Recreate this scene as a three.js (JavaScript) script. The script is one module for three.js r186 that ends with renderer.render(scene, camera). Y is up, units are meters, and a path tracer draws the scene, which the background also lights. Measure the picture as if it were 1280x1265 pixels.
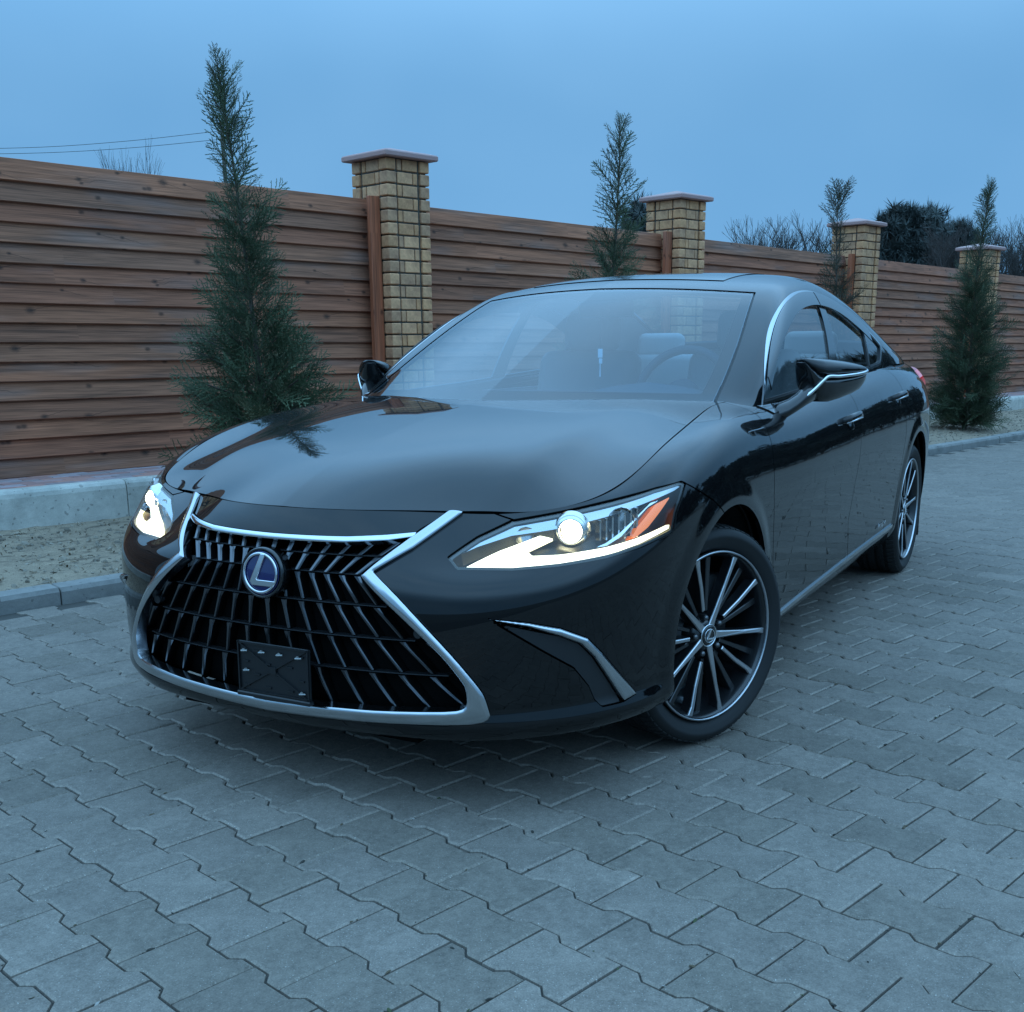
import * as THREE from 'three';
import { mergeGeometries, mergeVertices, toCreasedNormals } from 'three/addons/utils/BufferGeometryUtils.js';
import { ImprovedNoise } from 'three/addons/math/ImprovedNoise.js';
import { RoundedBoxGeometry } from 'three/addons/geometries/RoundedBoxGeometry.js';
import { FontLoader } from 'three/addons/loaders/FontLoader.js';
import { TextGeometry } from 'three/addons/geometries/TextGeometry.js';

// ---------------------------------------------------------------- camera, sky, sun, exposure
// World axes: the parked car's front axle stands over the origin, +z is the way it faces, +x its left side, y is up.
const scene = new THREE.Scene();
const camera = new THREE.PerspectiveCamera(58.9, 1280 / 1265, 0.05, 600);
camera.position.set(1.938, 1.157, 3.1104);
camera.rotation.set(-0.25605, 0.50937, -0.01072, 'YXZ');
camera.setViewOffset(1280, 1600, 0, 0, 1280, 1265);       // the lens is shifted up: the photograph is the top of a taller frame
const renderer = new THREE.WebGLRenderer({ antialias: true });
renderer.setSize(1024, 1012);
renderer.toneMapping = THREE.LinearToneMapping;
renderer.toneMappingExposure = 1.08;
renderer.shadowMap.enabled = true;

// an even dusk overcast: blue low down, about three times as bright overhead
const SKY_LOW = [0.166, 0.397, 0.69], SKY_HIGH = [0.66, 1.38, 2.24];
{
  const w = 512, h = 256, d = new Float32Array(w * h * 4), nz = new ImprovedNoise();
  const veil = (x, y, z) => { let a = 0, k = 0.5; for (let q = 0; q < 5; q++) { a += k * nz.noise(x, y * 1.9, z); x *= 2.1; y *= 2.1; z *= 2.1; k *= 0.52; } return a; }; // thin, even cloud
  for (let j = 0; j < h; j++) {
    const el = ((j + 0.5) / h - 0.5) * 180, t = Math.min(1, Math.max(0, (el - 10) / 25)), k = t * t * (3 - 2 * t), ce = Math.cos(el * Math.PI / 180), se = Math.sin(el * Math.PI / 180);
    for (let i = 0; i < w; i++) {
      const az = (i + 0.5) / w * Math.PI * 2, c1 = veil(ce * Math.cos(az) * 2.6, se * 2.6, ce * Math.sin(az) * 2.6);
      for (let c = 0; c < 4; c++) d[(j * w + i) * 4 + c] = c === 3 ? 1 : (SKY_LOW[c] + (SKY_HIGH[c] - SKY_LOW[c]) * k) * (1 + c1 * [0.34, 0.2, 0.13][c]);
    }
  }
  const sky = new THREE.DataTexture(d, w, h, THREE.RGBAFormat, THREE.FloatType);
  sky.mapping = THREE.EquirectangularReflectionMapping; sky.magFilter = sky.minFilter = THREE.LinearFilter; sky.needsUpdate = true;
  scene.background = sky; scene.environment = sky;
}
const sun = new THREE.DirectionalLight(0xffd9b0, 0.6);     // just above the horizon behind the fence, whose shade covers the street
sun.position.set(-19.3, 2.6, -8.2); sun.target.position.set(0, 0, -3);
sun.castShadow = true; sun.shadow.radius = 20; sun.shadow.mapSize.set(2048, 2048);
Object.assign(sun.shadow.camera, { left: -16, right: 16, top: 16, bottom: -16, near: 1, far: 60 });
scene.add(sun, sun.target);
// ---------------------------------------------------------------- helpers
function rng(seed) { let s = seed >>> 0; return () => { s = (s + 0x6d2b79f5) | 0; let t = Math.imul(s ^ (s >>> 15), 1 | s); t = (t + Math.imul(t ^ (t >>> 7), 61 | t)) ^ t; return ((t ^ (t >>> 14)) >>> 0) / 4294967296; }; }
const perlin = new ImprovedNoise();
const noise = (x, y, z = 0) => perlin.noise(x, y, z);
const fbm = (x, y, z = 0, n = 4) => { let a = 0, k = 0.5; for (let i = 0; i < n; i++) { a += k * noise(x, y, z); x *= 2.03; y *= 2.03; z *= 2.03; k *= 0.5; } return a; };
const sstep = (a, b, x) => { const t = Math.min(1, Math.max(0, (x - a) / (b - a))); return t * t * (3 - 2 * t); };
const lerp = (a, b, t) => a + (b - a) * t;
const V = (x, y, z) => new THREE.Vector3(x, y, z);
const used = new Map();
function numbered(name) { const k = used.get(name) || 0; used.set(name, k + 1); return k ? `${name}_${String(k).padStart(3, '0')}` : name; }
function shadow(o) { o.traverse((m) => { if (m.isMesh) { m.castShadow = true; m.receiveShadow = true; } }); return o; }
function thing(name, label, category, pos = [0, 0, 0], group) {
  const o = new THREE.Group(); o.name = numbered(name); o.position.set(...pos); scene.add(o);
  o.userData = { label, category }; if (group) o.userData.group = group; return o;
}
function struct(name) { const o = new THREE.Group(); o.name = numbered(name); o.userData = { kind: 'structure' }; scene.add(o); return o; }
function part(name, geo, mat, parent, label) {
  const m = new THREE.Mesh(geo, mat); m.name = name; if (label) m.userData.label = label;
  m.castShadow = m.receiveShadow = true; parent.add(m); return m;
}
function merged(list) { const l = list.filter(Boolean).map((g) => { let q = g.index ? g.toNonIndexed() : g; const r = new THREE.BufferGeometry(); r.setAttribute('position', q.attributes.position); r.setAttribute('normal', q.attributes.normal); if (!q.attributes.uv) r.setAttribute('uv', new THREE.BufferAttribute(new Float32Array(q.attributes.position.count * 2), 2)); else r.setAttribute('uv', q.attributes.uv); return r; }); return l.length === 1 ? l[0] : mergeGeometries(l); }
// a box with chamfered edges (44 triangles); uv in metres along its longest sides
function chamferBox(w, h, d, c, cy = c) {
  const s = new THREE.Shape(); const a = w / 2, b = h / 2;
  const P = [], N = 2; const X = [a - c, a], Y = [b - cy, b], Z = [d / 2 - c, d / 2];
  const pos = [];
  const quad = (p, q, r, t) => pos.push(...p, ...q, ...r, ...p, ...r, ...t);
  const orient = (pts) => { // outward winding by centroid
    const m = [0, 1, 2].map((k) => pts.reduce((u, p) => u + p[k], 0) / pts.length);
    const u = pts[1].map((v, k) => v - pts[0][k]), v = pts[2].map((w_, k) => w_ - pts[0][k]);
    const n = [u[1] * v[2] - u[2] * v[1], u[2] * v[0] - u[0] * v[2], u[0] * v[1] - u[1] * v[0]];
    return n[0] * m[0] + n[1] * m[1] + n[2] * m[2] < 0 ? pts.slice().reverse() : pts;
  };
  const face = (pts) => { pts = orient(pts); if (pts.length === 4) quad(...pts); else pos.push(...pts[0], ...pts[1], ...pts[2]); };
  for (const k of [-1, 1]) {
    face([[k * X[1], -Y[0], -Z[0]], [k * X[1], Y[0], -Z[0]], [k * X[1], Y[0], Z[0]], [k * X[1], -Y[0], Z[0]]]);
    face([[-X[0], k * Y[1], -Z[0]], [X[0], k * Y[1], -Z[0]], [X[0], k * Y[1], Z[0]], [-X[0], k * Y[1], Z[0]]]);
    face([[-X[0], -Y[0], k * Z[1]], [X[0], -Y[0], k * Z[1]], [X[0], Y[0], k * Z[1]], [-X[0], Y[0], k * Z[1]]]);
    for (const l of [-1, 1]) {
      face([[k * X[1], l * Y[0], -Z[0]], [k * X[1], l * Y[0], Z[0]], [k * X[0], l * Y[1], Z[0]], [k * X[0], l * Y[1], -Z[0]]]);
      face([[k * X[1], -Y[0], l * Z[0]], [k * X[1], Y[0], l * Z[0]], [k * X[0], Y[0], l * Z[1]], [k * X[0], -Y[0], l * Z[1]]]);
      face([[-X[0], k * Y[1], l * Z[0]], [X[0], k * Y[1], l * Z[0]], [X[0], k * Y[0], l * Z[1]], [-X[0], k * Y[0], l * Z[1]]]);
      for (const m of [-1, 1]) face([[k * X[1], l * Y[0], m * Z[0]], [k * X[0], l * Y[1], m * Z[0]], [k * X[0], l * Y[0], m * Z[1]]]);
    }
  }
  const g = new THREE.BufferGeometry(); g.setAttribute('position', new THREE.Float32BufferAttribute(pos, 3)); g.computeVertexNormals();
  boxUV(g); return g;
}
function boxUV(g, s = 1, ou = 0, ov = 0) { // uv in metres by the main direction of each face
  const p = g.attributes.position, n = g.attributes.normal, uv = new Float32Array(p.count * 2);
  for (let i = 0; i < p.count; i++) {
    const ax = Math.abs(n.getX(i)), ay = Math.abs(n.getY(i)), az = Math.abs(n.getZ(i));
    const [a, b] = az >= ax && az >= ay ? [p.getX(i), p.getY(i)] : ay >= ax ? [p.getX(i), p.getZ(i)] : [p.getZ(i), p.getY(i)];
    uv[2 * i] = a * s + ou; uv[2 * i + 1] = b * s + ov;
  }
  g.setAttribute('uv', new THREE.BufferAttribute(uv, 2)); return g;
}
function tube(pts, r, seg = 24, rs = 8, closed = false) { return new THREE.TubeGeometry(new THREE.CatmullRomCurve3(pts.map((p) => (p.isVector3 ? p : V(...p))), closed, 'centripetal'), seg, r, rs, closed); }
// texture computed per texel: f(u, v) gives [r, g, b] (linear 0..1) or a grey value
function tex(w, h, f, srgb = true, rep = [1, 1]) {
  const d = new Uint8Array(w * h * 4);
  const enc = (c) => 255 * (srgb ? (c <= 0.0031308 ? 12.92 * c : 1.055 * Math.pow(c, 1 / 2.4) - 0.055) : c);
  for (let j = 0; j < h; j++) for (let i = 0; i < w; i++) {
    let c = f((i + 0.5) / w, (j + 0.5) / h, i, j); if (typeof c === 'number') c = [c, c, c];
    const o = (j * w + i) * 4; for (let k = 0; k < 3; k++) d[o + k] = Math.max(0, Math.min(255, enc(Math.max(0, c[k])))); d[o + 3] = 255;
  }
  const t = new THREE.DataTexture(d, w, h); t.wrapS = t.wrapT = THREE.RepeatWrapping; t.magFilter = THREE.LinearFilter; t.minFilter = THREE.LinearMipmapLinearFilter;
  t.generateMipmaps = true; if (srgb) t.colorSpace = THREE.SRGBColorSpace; t.repeat.set(...rep); t.needsUpdate = true; return t;
}
// periodic noise on the unit square
const pfbm = (u, v, f, z = 0, n = 4) => { // tiles by blending
  const a = fbm(u * f, v * f, z, n), b = fbm((u - 1) * f, v * f, z, n), c = fbm(u * f, (v - 1) * f, z, n), d = fbm((u - 1) * f, (v - 1) * f, z, n);
  const x = sstep(0.6, 1, u), y = sstep(0.6, 1, v);
  return lerp(lerp(a, b, x), lerp(c, d, x), y);
};
const std = (o) => new THREE.MeshStandardMaterial(o), phy = (o) => new THREE.MeshPhysicalMaterial(o);
const col = (r, g, b) => new THREE.Color().setRGB(r, g, b);
// ---------------------------------------------------------------- the setting: paving, kerb, bed, low wall, fence
const TH = 15.19 * Math.PI / 180, ROT = Math.PI / 2 - TH;
// street axes: t runs along the fence into the distance, n across the street (fence side negative)
const street = (t, y, n) => V(Math.sin(TH) * t + Math.cos(TH) * n, y, -Math.cos(TH) * t + Math.sin(TH) * n);
function onStreet(o, t, y, n) { o.position.copy(street(t, y, n)); o.rotation.y = ROT; return o; }
const TOP = (t) => 2.335 - 0.0115 * t, LEDGE = (t) => 0.335 - 0.0036 * t;

const woodTex = tex(1024, 512, (u, v) => {
  const x = u * 2.4, y = v * 0.6;
  let r = 0.46 + 0.75 * fbm(x * 1.2, y * 46, 3.1, 4) + 0.45 * noise(x * 5, y * 170, 8.2) + 0.5 * fbm(x * 0.9, y * 9, 1.7, 3);
  let c = [lerp(0.19, 0.48, r), lerp(0.077, 0.192, r), lerp(0.041, 0.104, r)];
  const grey = sstep(0.0, 0.5, fbm(x * 1.1 + 7, y * 7, 5.5, 3)) * 0.42;
  c = c.map((k) => lerp(k, (c[0] + c[1] + c[2]) / 3 * 0.95, grey));
  return c;
});
{ // knots on the wood, and the cracks that run from them
  const d = woodTex.image.data, R = rng(11);
  for (let k = 0; k < 17; k++) {
    const kx = R() * 1024, ky = R() * 512, s = 3.2 + R() * R() * 5, cr = R() < 0.6, up = R() < 0.5 ? 1 : -1;
    for (let j = -60; j < 60; j++) for (let i = -120; i < 120; i++) {
      const e = Math.hypot(i / 1.25, j / 1.7) / s, wob = e + 0.3 * noise(i * 0.12, j * 0.1, k);
      let m = 1; if (wob < 1) m = 0.30 + 0.15 * wob; else if (wob < 2.2) m = lerp(0.62, 1, sstep(1, 2.2, wob)) * (0.95 + 0.05 * Math.sin(wob * 12));
      const tail = Math.abs(j - up * i * 0.45 - 7 * noise(i * 0.06, k)); if (cr && i > 0 && i < 100 && tail < 3.2 * (1 - i / 100)) m *= 0.62;
      if (m > 0.995) continue;
      const o = (((Math.round(ky + j) + 512) % 512) * 1024 + ((Math.round(kx + i) + 1024) % 1024)) * 4;
      for (let c = 0; c < 3; c++) d[o + c] *= Math.sqrt(m);
    }
  }
}
const woodBump = tex(512, 512, (u, v) => 0.5 + 0.3 * fbm(u * 2.4, v * 60, 3.1, 4) + 0.25 * noise(u * 8, v * 150, 8.2), false);
const woodMats = [[1, 1, 1], [0.82, 0.8, 0.8], [1.05, 0.98, 0.93], [0.86, 0.9, 0.95], [0.95, 0.86, 0.84]].map(([r, g, b]) => std({ color: col(r, g, b), map: woodTex, bumpMap: woodBump, bumpScale: 0.003, roughness: 0.8 }));
const postMat = std({ color: col(1.15, 0.82, 0.66), map: woodTex, bumpMap: woodBump, bumpScale: 0.001, roughness: 0.65 });

const paverTex = tex(1024, 1024, (u, v, i, j) => {
  let r = 1 + 0.3 * pfbm(u, v, 9, 2.2, 5) + 0.42 * pfbm(u, v, 60, 4.4, 3) + 0.34 * noise(u * 400, v * 400, 1.5);
  const st = pfbm(u, v, 5, 9.1, 3); r *= 1 - 0.2 * sstep(0.12, 0.4, st);
  let c = [0.180 * r, 0.153 * r, 0.127 * r];
  const sp = noise(i * 0.43 + 3.3, j * 0.41, 7.7), cl = pfbm(u, v, 7, 5.5, 3), th = 0.58 - 0.12 * cl;
  if (sp > th) c = c.map((k, q) => lerp(k, [0.5, 0.48, 0.44][q], sstep(th, th + 0.14, sp)));
  if (sp < -0.66) c = c.map((k) => k * 0.5);
  return c;
});
const paverBump = tex(512, 512, (u, v) => 0.5 + 0.25 * noise(u * 150, v * 150, 3) + 0.25 * noise(u * 330, v * 330, 6), false);
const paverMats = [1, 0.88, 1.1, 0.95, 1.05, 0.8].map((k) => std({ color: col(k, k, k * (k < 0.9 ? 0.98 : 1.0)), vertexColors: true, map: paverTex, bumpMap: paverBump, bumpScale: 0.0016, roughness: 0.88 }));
const dirtMat = std({ color: col(0.055, 0.05, 0.043), roughness: 0.95 });

function paverGeometry(k) { // a double-T paving stone with a chamfered edge, along n (z)
  const L = 0.1025, e = 0.0915, w = 0.0715, g = 0.0015;
  const half = [[-L + g, e - g], [-0.0625, e - g], [-0.0405, w - g], [0.0405, w - g], [0.0625, e - g], [L - g, e - g]];
  const P = [...half, ...half.map(([a, b]) => [a, -b]).reverse()];
  const cx = (pt) => pt; const ring = (ins, y) => P.map(([a, b], i) => {
    const p0 = P[(i + 11) % 12], p1 = P[(i + 1) % 12];
    const d0 = [a - p0[0], b - p0[1]], d1 = [p1[0] - a, p1[1] - b]; const l0 = Math.hypot(...d0), l1 = Math.hypot(...d1);
    const n0 = [d0[1] / l0, -d0[0] / l0], n1 = [d1[1] / l1, -d1[0] / l1]; // inward for this winding
    const m = [n0[0] + n1[0], n0[1] + n1[1]], q = ins * 2 / (m[0] * m[0] + m[1] * m[1]);
    return [b + m[1] * q, y, a + m[0] * q];
  });
  const R = rng(900 + k), J = () => (R() - 0.5) * 0.0016;
  const top = ring(0.0062, 0).map(([x, y, z]) => [x + J(), y, z + J()]), mid = ring(0.0012, -0.0042), low = ring(0, -0.016);
  const pos = [], f = (a, b, c) => pos.push(...a, ...b, ...c);
  const order = [[0, 1, 2], [0, 2, 9], [0, 9, 10], [0, 10, 11], [2, 3, 8], [2, 8, 9], [3, 4, 5], [3, 5, 6], [3, 6, 7], [3, 7, 8]];
  for (const [a, b, c] of order) f(top[a], top[c], top[b]);
  for (let i = 0; i < 12; i++) { const j = (i + 1) % 12; f(top[i], mid[j], mid[i]); f(top[i], top[j], mid[j]); f(mid[i], low[j], low[i]); f(mid[i], mid[j], low[j]); }
  const geo = new THREE.BufferGeometry(); geo.setAttribute('position', new THREE.Float32BufferAttribute(pos, 3)); geo.computeVertexNormals();
  const n = geo.attributes.normal; if (n.getY(0) < 0) { for (let i = 0; i < pos.length; i += 9) for (let c = 0; c < 3; c++) { const s = pos[i + 3 + c]; pos[i + 3 + c] = pos[i + 6 + c]; pos[i + 6 + c] = s; } geo.setAttribute('position', new THREE.Float32BufferAttribute(pos, 3)); geo.computeVertexNormals(); }
  const vc = new Float32Array(pos.length).fill(1); for (let i = 0; i < pos.length; i += 9) { const t = pos[i + 1] + pos[i + 4] + pos[i + 7]; if (t < -0.002 && t > -0.011) vc.fill(1.3, i, i + 9); } // arrises coloured paler than the top face
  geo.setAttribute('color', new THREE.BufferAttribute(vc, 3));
  const uv = new Float32Array(pos.length / 3 * 2); for (let i = 0; i < pos.length / 3; i++) { uv[2 * i] = pos[3 * i] * 0.9 + R() * 0 + k * 0.37; uv[2 * i + 1] = pos[3 * i + 2] * 0.9 + k * 0.23; }
  geo.setAttribute('uv', new THREE.BufferAttribute(uv, 2)); return geo;
}
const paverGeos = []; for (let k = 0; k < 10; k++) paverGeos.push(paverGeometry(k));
{
  const ground = part('ground', new THREE.PlaneGeometry(700, 700).rotateX(-Math.PI / 2), std({ color: col(0.075, 0.07, 0.058), roughness: 0.95 }), scene);
  ground.position.y = -0.03; ground.userData = { kind: 'structure' };
  const paving = struct('paving'); paving.rotation.y = ROT;
  part('joint_sand', new THREE.PlaneGeometry(46, 12.5).rotateX(-Math.PI / 2).translate(17, -0.0085, 3.8), dirtMat, paving);
  const R = rng(5), cells = [];
  for (let r = -20; r < 235; r++) {
    const t = -0.475 + 0.163 * (r + 0.5), off = (r & 1) ? 0.1025 : 0;
    for (let m = -19; m < 44; m++) { const n = 1.262 + 0.205 * (m + 0.5) + off; if (n < -2.47 + 0.09 || n > 9.7) continue; cells.push([t, n]); }
  }
  // nearest in view first: those are stones of their own, the others one part
  const ct = -2.494, cn = 2.685; camera.updateMatrixWorld(); camera.updateProjectionMatrix();
  const seen = [], rest = []; const q = V(0, 0, 0);
  for (const [t, n] of cells) {
    const p = street(t, 0, n), s = p.clone().project(camera);
    const underCar = p.x > -0.8 && p.x < 0.85 && p.z < 0.75 && p.z > -4;
    if (Math.abs(s.x) < 1.05 && Math.abs(s.y) < 1.05 && s.z < 1 && !underCar) seen.push([t, n, Math.hypot(t - ct, n - cn)]); else rest.push([t, n]);
  }
  seen.sort((a, b) => a[2] - b[2]); const own = seen.slice(0, 300); rest.push(...seen.slice(300));
  const put = (o, t, n) => { o.position.set(t, (R() - 0.5) * 0.0035, n); o.rotation.set((R() - 0.5) * 0.012, (R() < 0.5 ? 0 : Math.PI) + (R() - 0.5) * 0.012, (R() - 0.5) * 0.012); };
  const tone = (t, n) => 0.5 + 0.75 * fbm(t * 0.55, n * 0.55, 3, 3);
  const order = [5, 1, 3, 0, 4, 2]; // dark to light
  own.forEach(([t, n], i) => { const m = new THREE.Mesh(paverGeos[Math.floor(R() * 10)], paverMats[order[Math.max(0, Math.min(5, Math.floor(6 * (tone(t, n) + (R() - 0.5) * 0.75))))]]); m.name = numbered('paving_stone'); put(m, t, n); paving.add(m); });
  const per = [[], [], [], []]; rest.forEach((c) => per[Math.floor(R() * 4)].push(c));
  per.forEach((list, k) => {
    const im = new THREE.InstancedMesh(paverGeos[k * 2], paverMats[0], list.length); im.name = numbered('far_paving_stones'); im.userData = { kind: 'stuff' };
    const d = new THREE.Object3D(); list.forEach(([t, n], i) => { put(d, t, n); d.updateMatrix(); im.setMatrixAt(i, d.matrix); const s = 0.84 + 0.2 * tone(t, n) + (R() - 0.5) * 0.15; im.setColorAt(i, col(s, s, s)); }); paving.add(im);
  });
}
{ // grit and dead needles caught in the joints
  const R = rng(66), n = 5200, d = new THREE.Object3D(), im = new THREE.InstancedMesh(new THREE.IcosahedronGeometry(1, 0), std({ color: col(1, 1, 1), roughness: 0.95 }), n);
  im.name = 'joint_litter'; im.userData = { kind: 'stuff', label: 'grit and dead plant bits caught in the joints of the paving', category: 'litter' }; im.rotation.y = ROT;
  for (let i = 0; i < n; i++) {
    const r = Math.floor(-16 + R() * R() * 120), m = Math.floor(-17 + R() * 28), off = (r & 1) ? 0.1025 : 0, zig = R() < 0.62; let t, q;
    if (zig) { const u = R() * 0.205 - 0.1025, a = Math.abs(u); q = 1.262 + 0.205 * m + off + u; t = -0.475 + 0.163 * r + (a > 0.0625 ? 0.01 : a < 0.0405 ? -0.01 : 0) * -1; } else { q = 1.262 + 0.205 * m + off; t = -0.475 + 0.163 * (r + R()); }
    if (q < -2.4) { q = -2.43 + R() * 0.03; }
    d.position.set(t + (R() - 0.5) * 0.006, -0.004 + R() * 0.003, q + (R() - 0.5) * 0.006); const s = 0.0012 + R() * R() * 0.0042; d.scale.set(s * (1 + R() * 2), s * 0.6, s); d.rotation.set(0, R() * 6.3, (R() - 0.5) * 0.5); d.updateMatrix(); im.setMatrixAt(i, d.matrix);
    const k = R(); im.setColorAt(i, k < 0.45 ? col(0.03, 0.028, 0.022) : k < 0.75 ? col(0.10, 0.075, 0.045) : k < 0.9 ? col(0.05, 0.065, 0.025) : col(0.3, 0.28, 0.25));
  }
  scene.add(im);
}
// kerb: metre stones with a worn chamfer
const concreteTex = tex(512, 512, (u, v, i, j) => {
  let r = 1 + 0.3 * pfbm(u, v, 4, 1.1, 4) + 0.3 * pfbm(u, v, 26, 2.3, 4) + 0.14 * noise(u * 230, v * 230);
  const h = noise(u * 62, v * 62, 4.4); if (h > 0.55) r *= 0.62;
  const st = sstep(0.05, 0.35, pfbm(u, v, 3, 6.6, 3)); return [0.40 * r * (1 - 0.22 * st), 0.40 * r * (1 - 0.2 * st), 0.385 * r * (1 - 0.2 * st)];
});
const concreteBump = tex(256, 256, (u, v) => 0.5 + 0.4 * noise(u * 90, v * 90) + 0.3 * noise(u * 30, v * 30, 2), false);
const kerbMat = std({ color: col(0.56, 0.54, 0.52), map: concreteTex, bumpMap: concreteBump, bumpScale: 0.002, roughness: 0.85 });
const wallStoneMat = std({ color: col(1.32, 1.26, 1.16), map: concreteTex, bumpMap: concreteBump, bumpScale: 0.002, roughness: 0.85 });
function profileStone(len, P, uo) { // a stone of that cross-section (n, y), chamfered ends left as a joint
  const s = new THREE.Shape(); P.forEach(([x, y], i) => (i ? s.lineTo(x, y) : s.moveTo(x, y)));
  const g = new THREE.ExtrudeGeometry(s, { depth: len - 0.014, bevelEnabled: true, bevelThickness: 0.004, bevelSize: 0.004, bevelOffset: -0.004, bevelSegments: 1, steps: 1, curveSegments: 3 });
  g.rotateY(Math.PI / 2).translate(-(len - 0.014) / 2, 0, 0); // now along x, cross-section's x on -z
  return boxUV(g, 0.7, uo, uo * 0.6);
}
{
  const kerb = struct('kerb'); kerb.rotation.y = ROT;
  const P = [[0, -0.03], [0, 0.052], [0.012, 0.072], [0.105, 0.078], [0.115, 0.07], [0.115, -0.03]];
  const geos = [0.1, 0.45, 0.77].map((u) => profileStone(1, P, u)), R = rng(31);
  for (let i = -3; i < 34; i++) { const m = part(numbered('kerb_stone'), geos[Math.floor(R() * 3)], kerbMat, kerb); m.position.set(i + 0.245, (R() - 0.5) * 0.006, -2.455 + (R() - 0.5) * 0.006); m.rotation.y = (R() - 0.5) * 0.006; }
}
// the planted bed: sandy soil with stones and dry litter
const soilTex = tex(1024, 512, (u, v, i, j) => {
  let r = 1 + 0.5 * pfbm(u, v, 6, 1.4, 5) + 0.5 * pfbm(u, v, 60, 3.3, 3) + 0.4 * noise(i * 0.5, j * 0.5, 2);
  const d = sstep(0.08, 0.3, pfbm(u, v, 14, 8.8, 5)); let c = [0.27 * r, 0.21 * r, 0.148 * r];
  const f = noise(i * 0.33, j * 0.41, 5.2); if (f > 0.45) c = [0.10, 0.075, 0.05]; if (f < -0.56) c = [0.42, 0.36, 0.29];
  return c.map((k, q) => k * (1 - 0.45 * d) );
});
const soilMat = std({ map: soilTex, roughness: 0.98, bumpMap: soilTex, bumpScale: 0.006 });
const soilY = (t, n) => 0.048 + 0.05 * sstep(-2.6, -4.1, n) + 0.03 * fbm(t * 1.4, n * 1.9, 2, 4) + 0.012 * fbm(t * 9, n * 9, 5, 3) - 0.0012 * t;
{
  const g = new THREE.PlaneGeometry(36, 1.72, 720, 40).rotateX(-Math.PI / 2).translate(14.5, 0, -3.41), p = g.attributes.position;
  for (let i = 0; i < p.count; i++) p.setY(i, soilY(p.getX(i), p.getZ(i)));
  const uv = g.attributes.uv; for (let i = 0; i < p.count; i++) uv.setXY(i, p.getX(i) * 0.55, p.getZ(i) * 1.1); g.computeVertexNormals();
  const soil = part('soil', g, soilMat, scene); soil.rotation.y = ROT; soil.userData = { kind: 'structure' };
  const R = rng(77), d = new THREE.Object3D();
  const scatter = (name, geo, mat, n, fn, label) => {
    const im = new THREE.InstancedMesh(geo, mat, n); im.name = name; im.userData = { kind: 'stuff', label, category: 'litter' };
    for (let i = 0; i < n; i++) { const t = -3 + Math.pow(R(), 1.5) * 24, nn = -2.6 - R() * 1.58; d.position.set(t, soilY(t, nn), nn); fn(d, R); d.updateMatrix(); im.setMatrixAt(i, d.matrix); const s = 0.5 + R() * 0.8; im.setColorAt(i, col(s, s, s * 0.95)); }
    im.rotation.y = ROT; scene.add(im);
  };
  scatter('gravel', new THREE.IcosahedronGeometry(1, 0), std({ color: col(0.26, 0.22, 0.18), roughness: 0.95 }), 5200, (o, r) => { const s = 0.004 + r() * r() * 0.018; o.scale.set(s * (0.8 + r()), s * 0.7, s * (0.7 + r() * 0.6)); o.rotation.set(r() * 6, r() * 6, r() * 6); }, 'small pale stones scattered over the sandy bed behind the kerb');
  scatter('leaf_litter', new THREE.PlaneGeometry(1, 0.35, 2, 1).rotateX(-Math.PI / 2), std({ color: col(0.16, 0.115, 0.075), roughness: 0.95, side: THREE.DoubleSide }), 11000, (o, r) => { const s = 0.006 + r() * r() * 0.026; o.scale.set(s, s, s); o.position.y += 0.006; o.rotation.set((r() - 0.5) * 1.2, r() * 6.3, (r() - 0.5) * 1.2); }, 'dry brown leaf litter strewn over the sandy bed behind the kerb');
}
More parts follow.
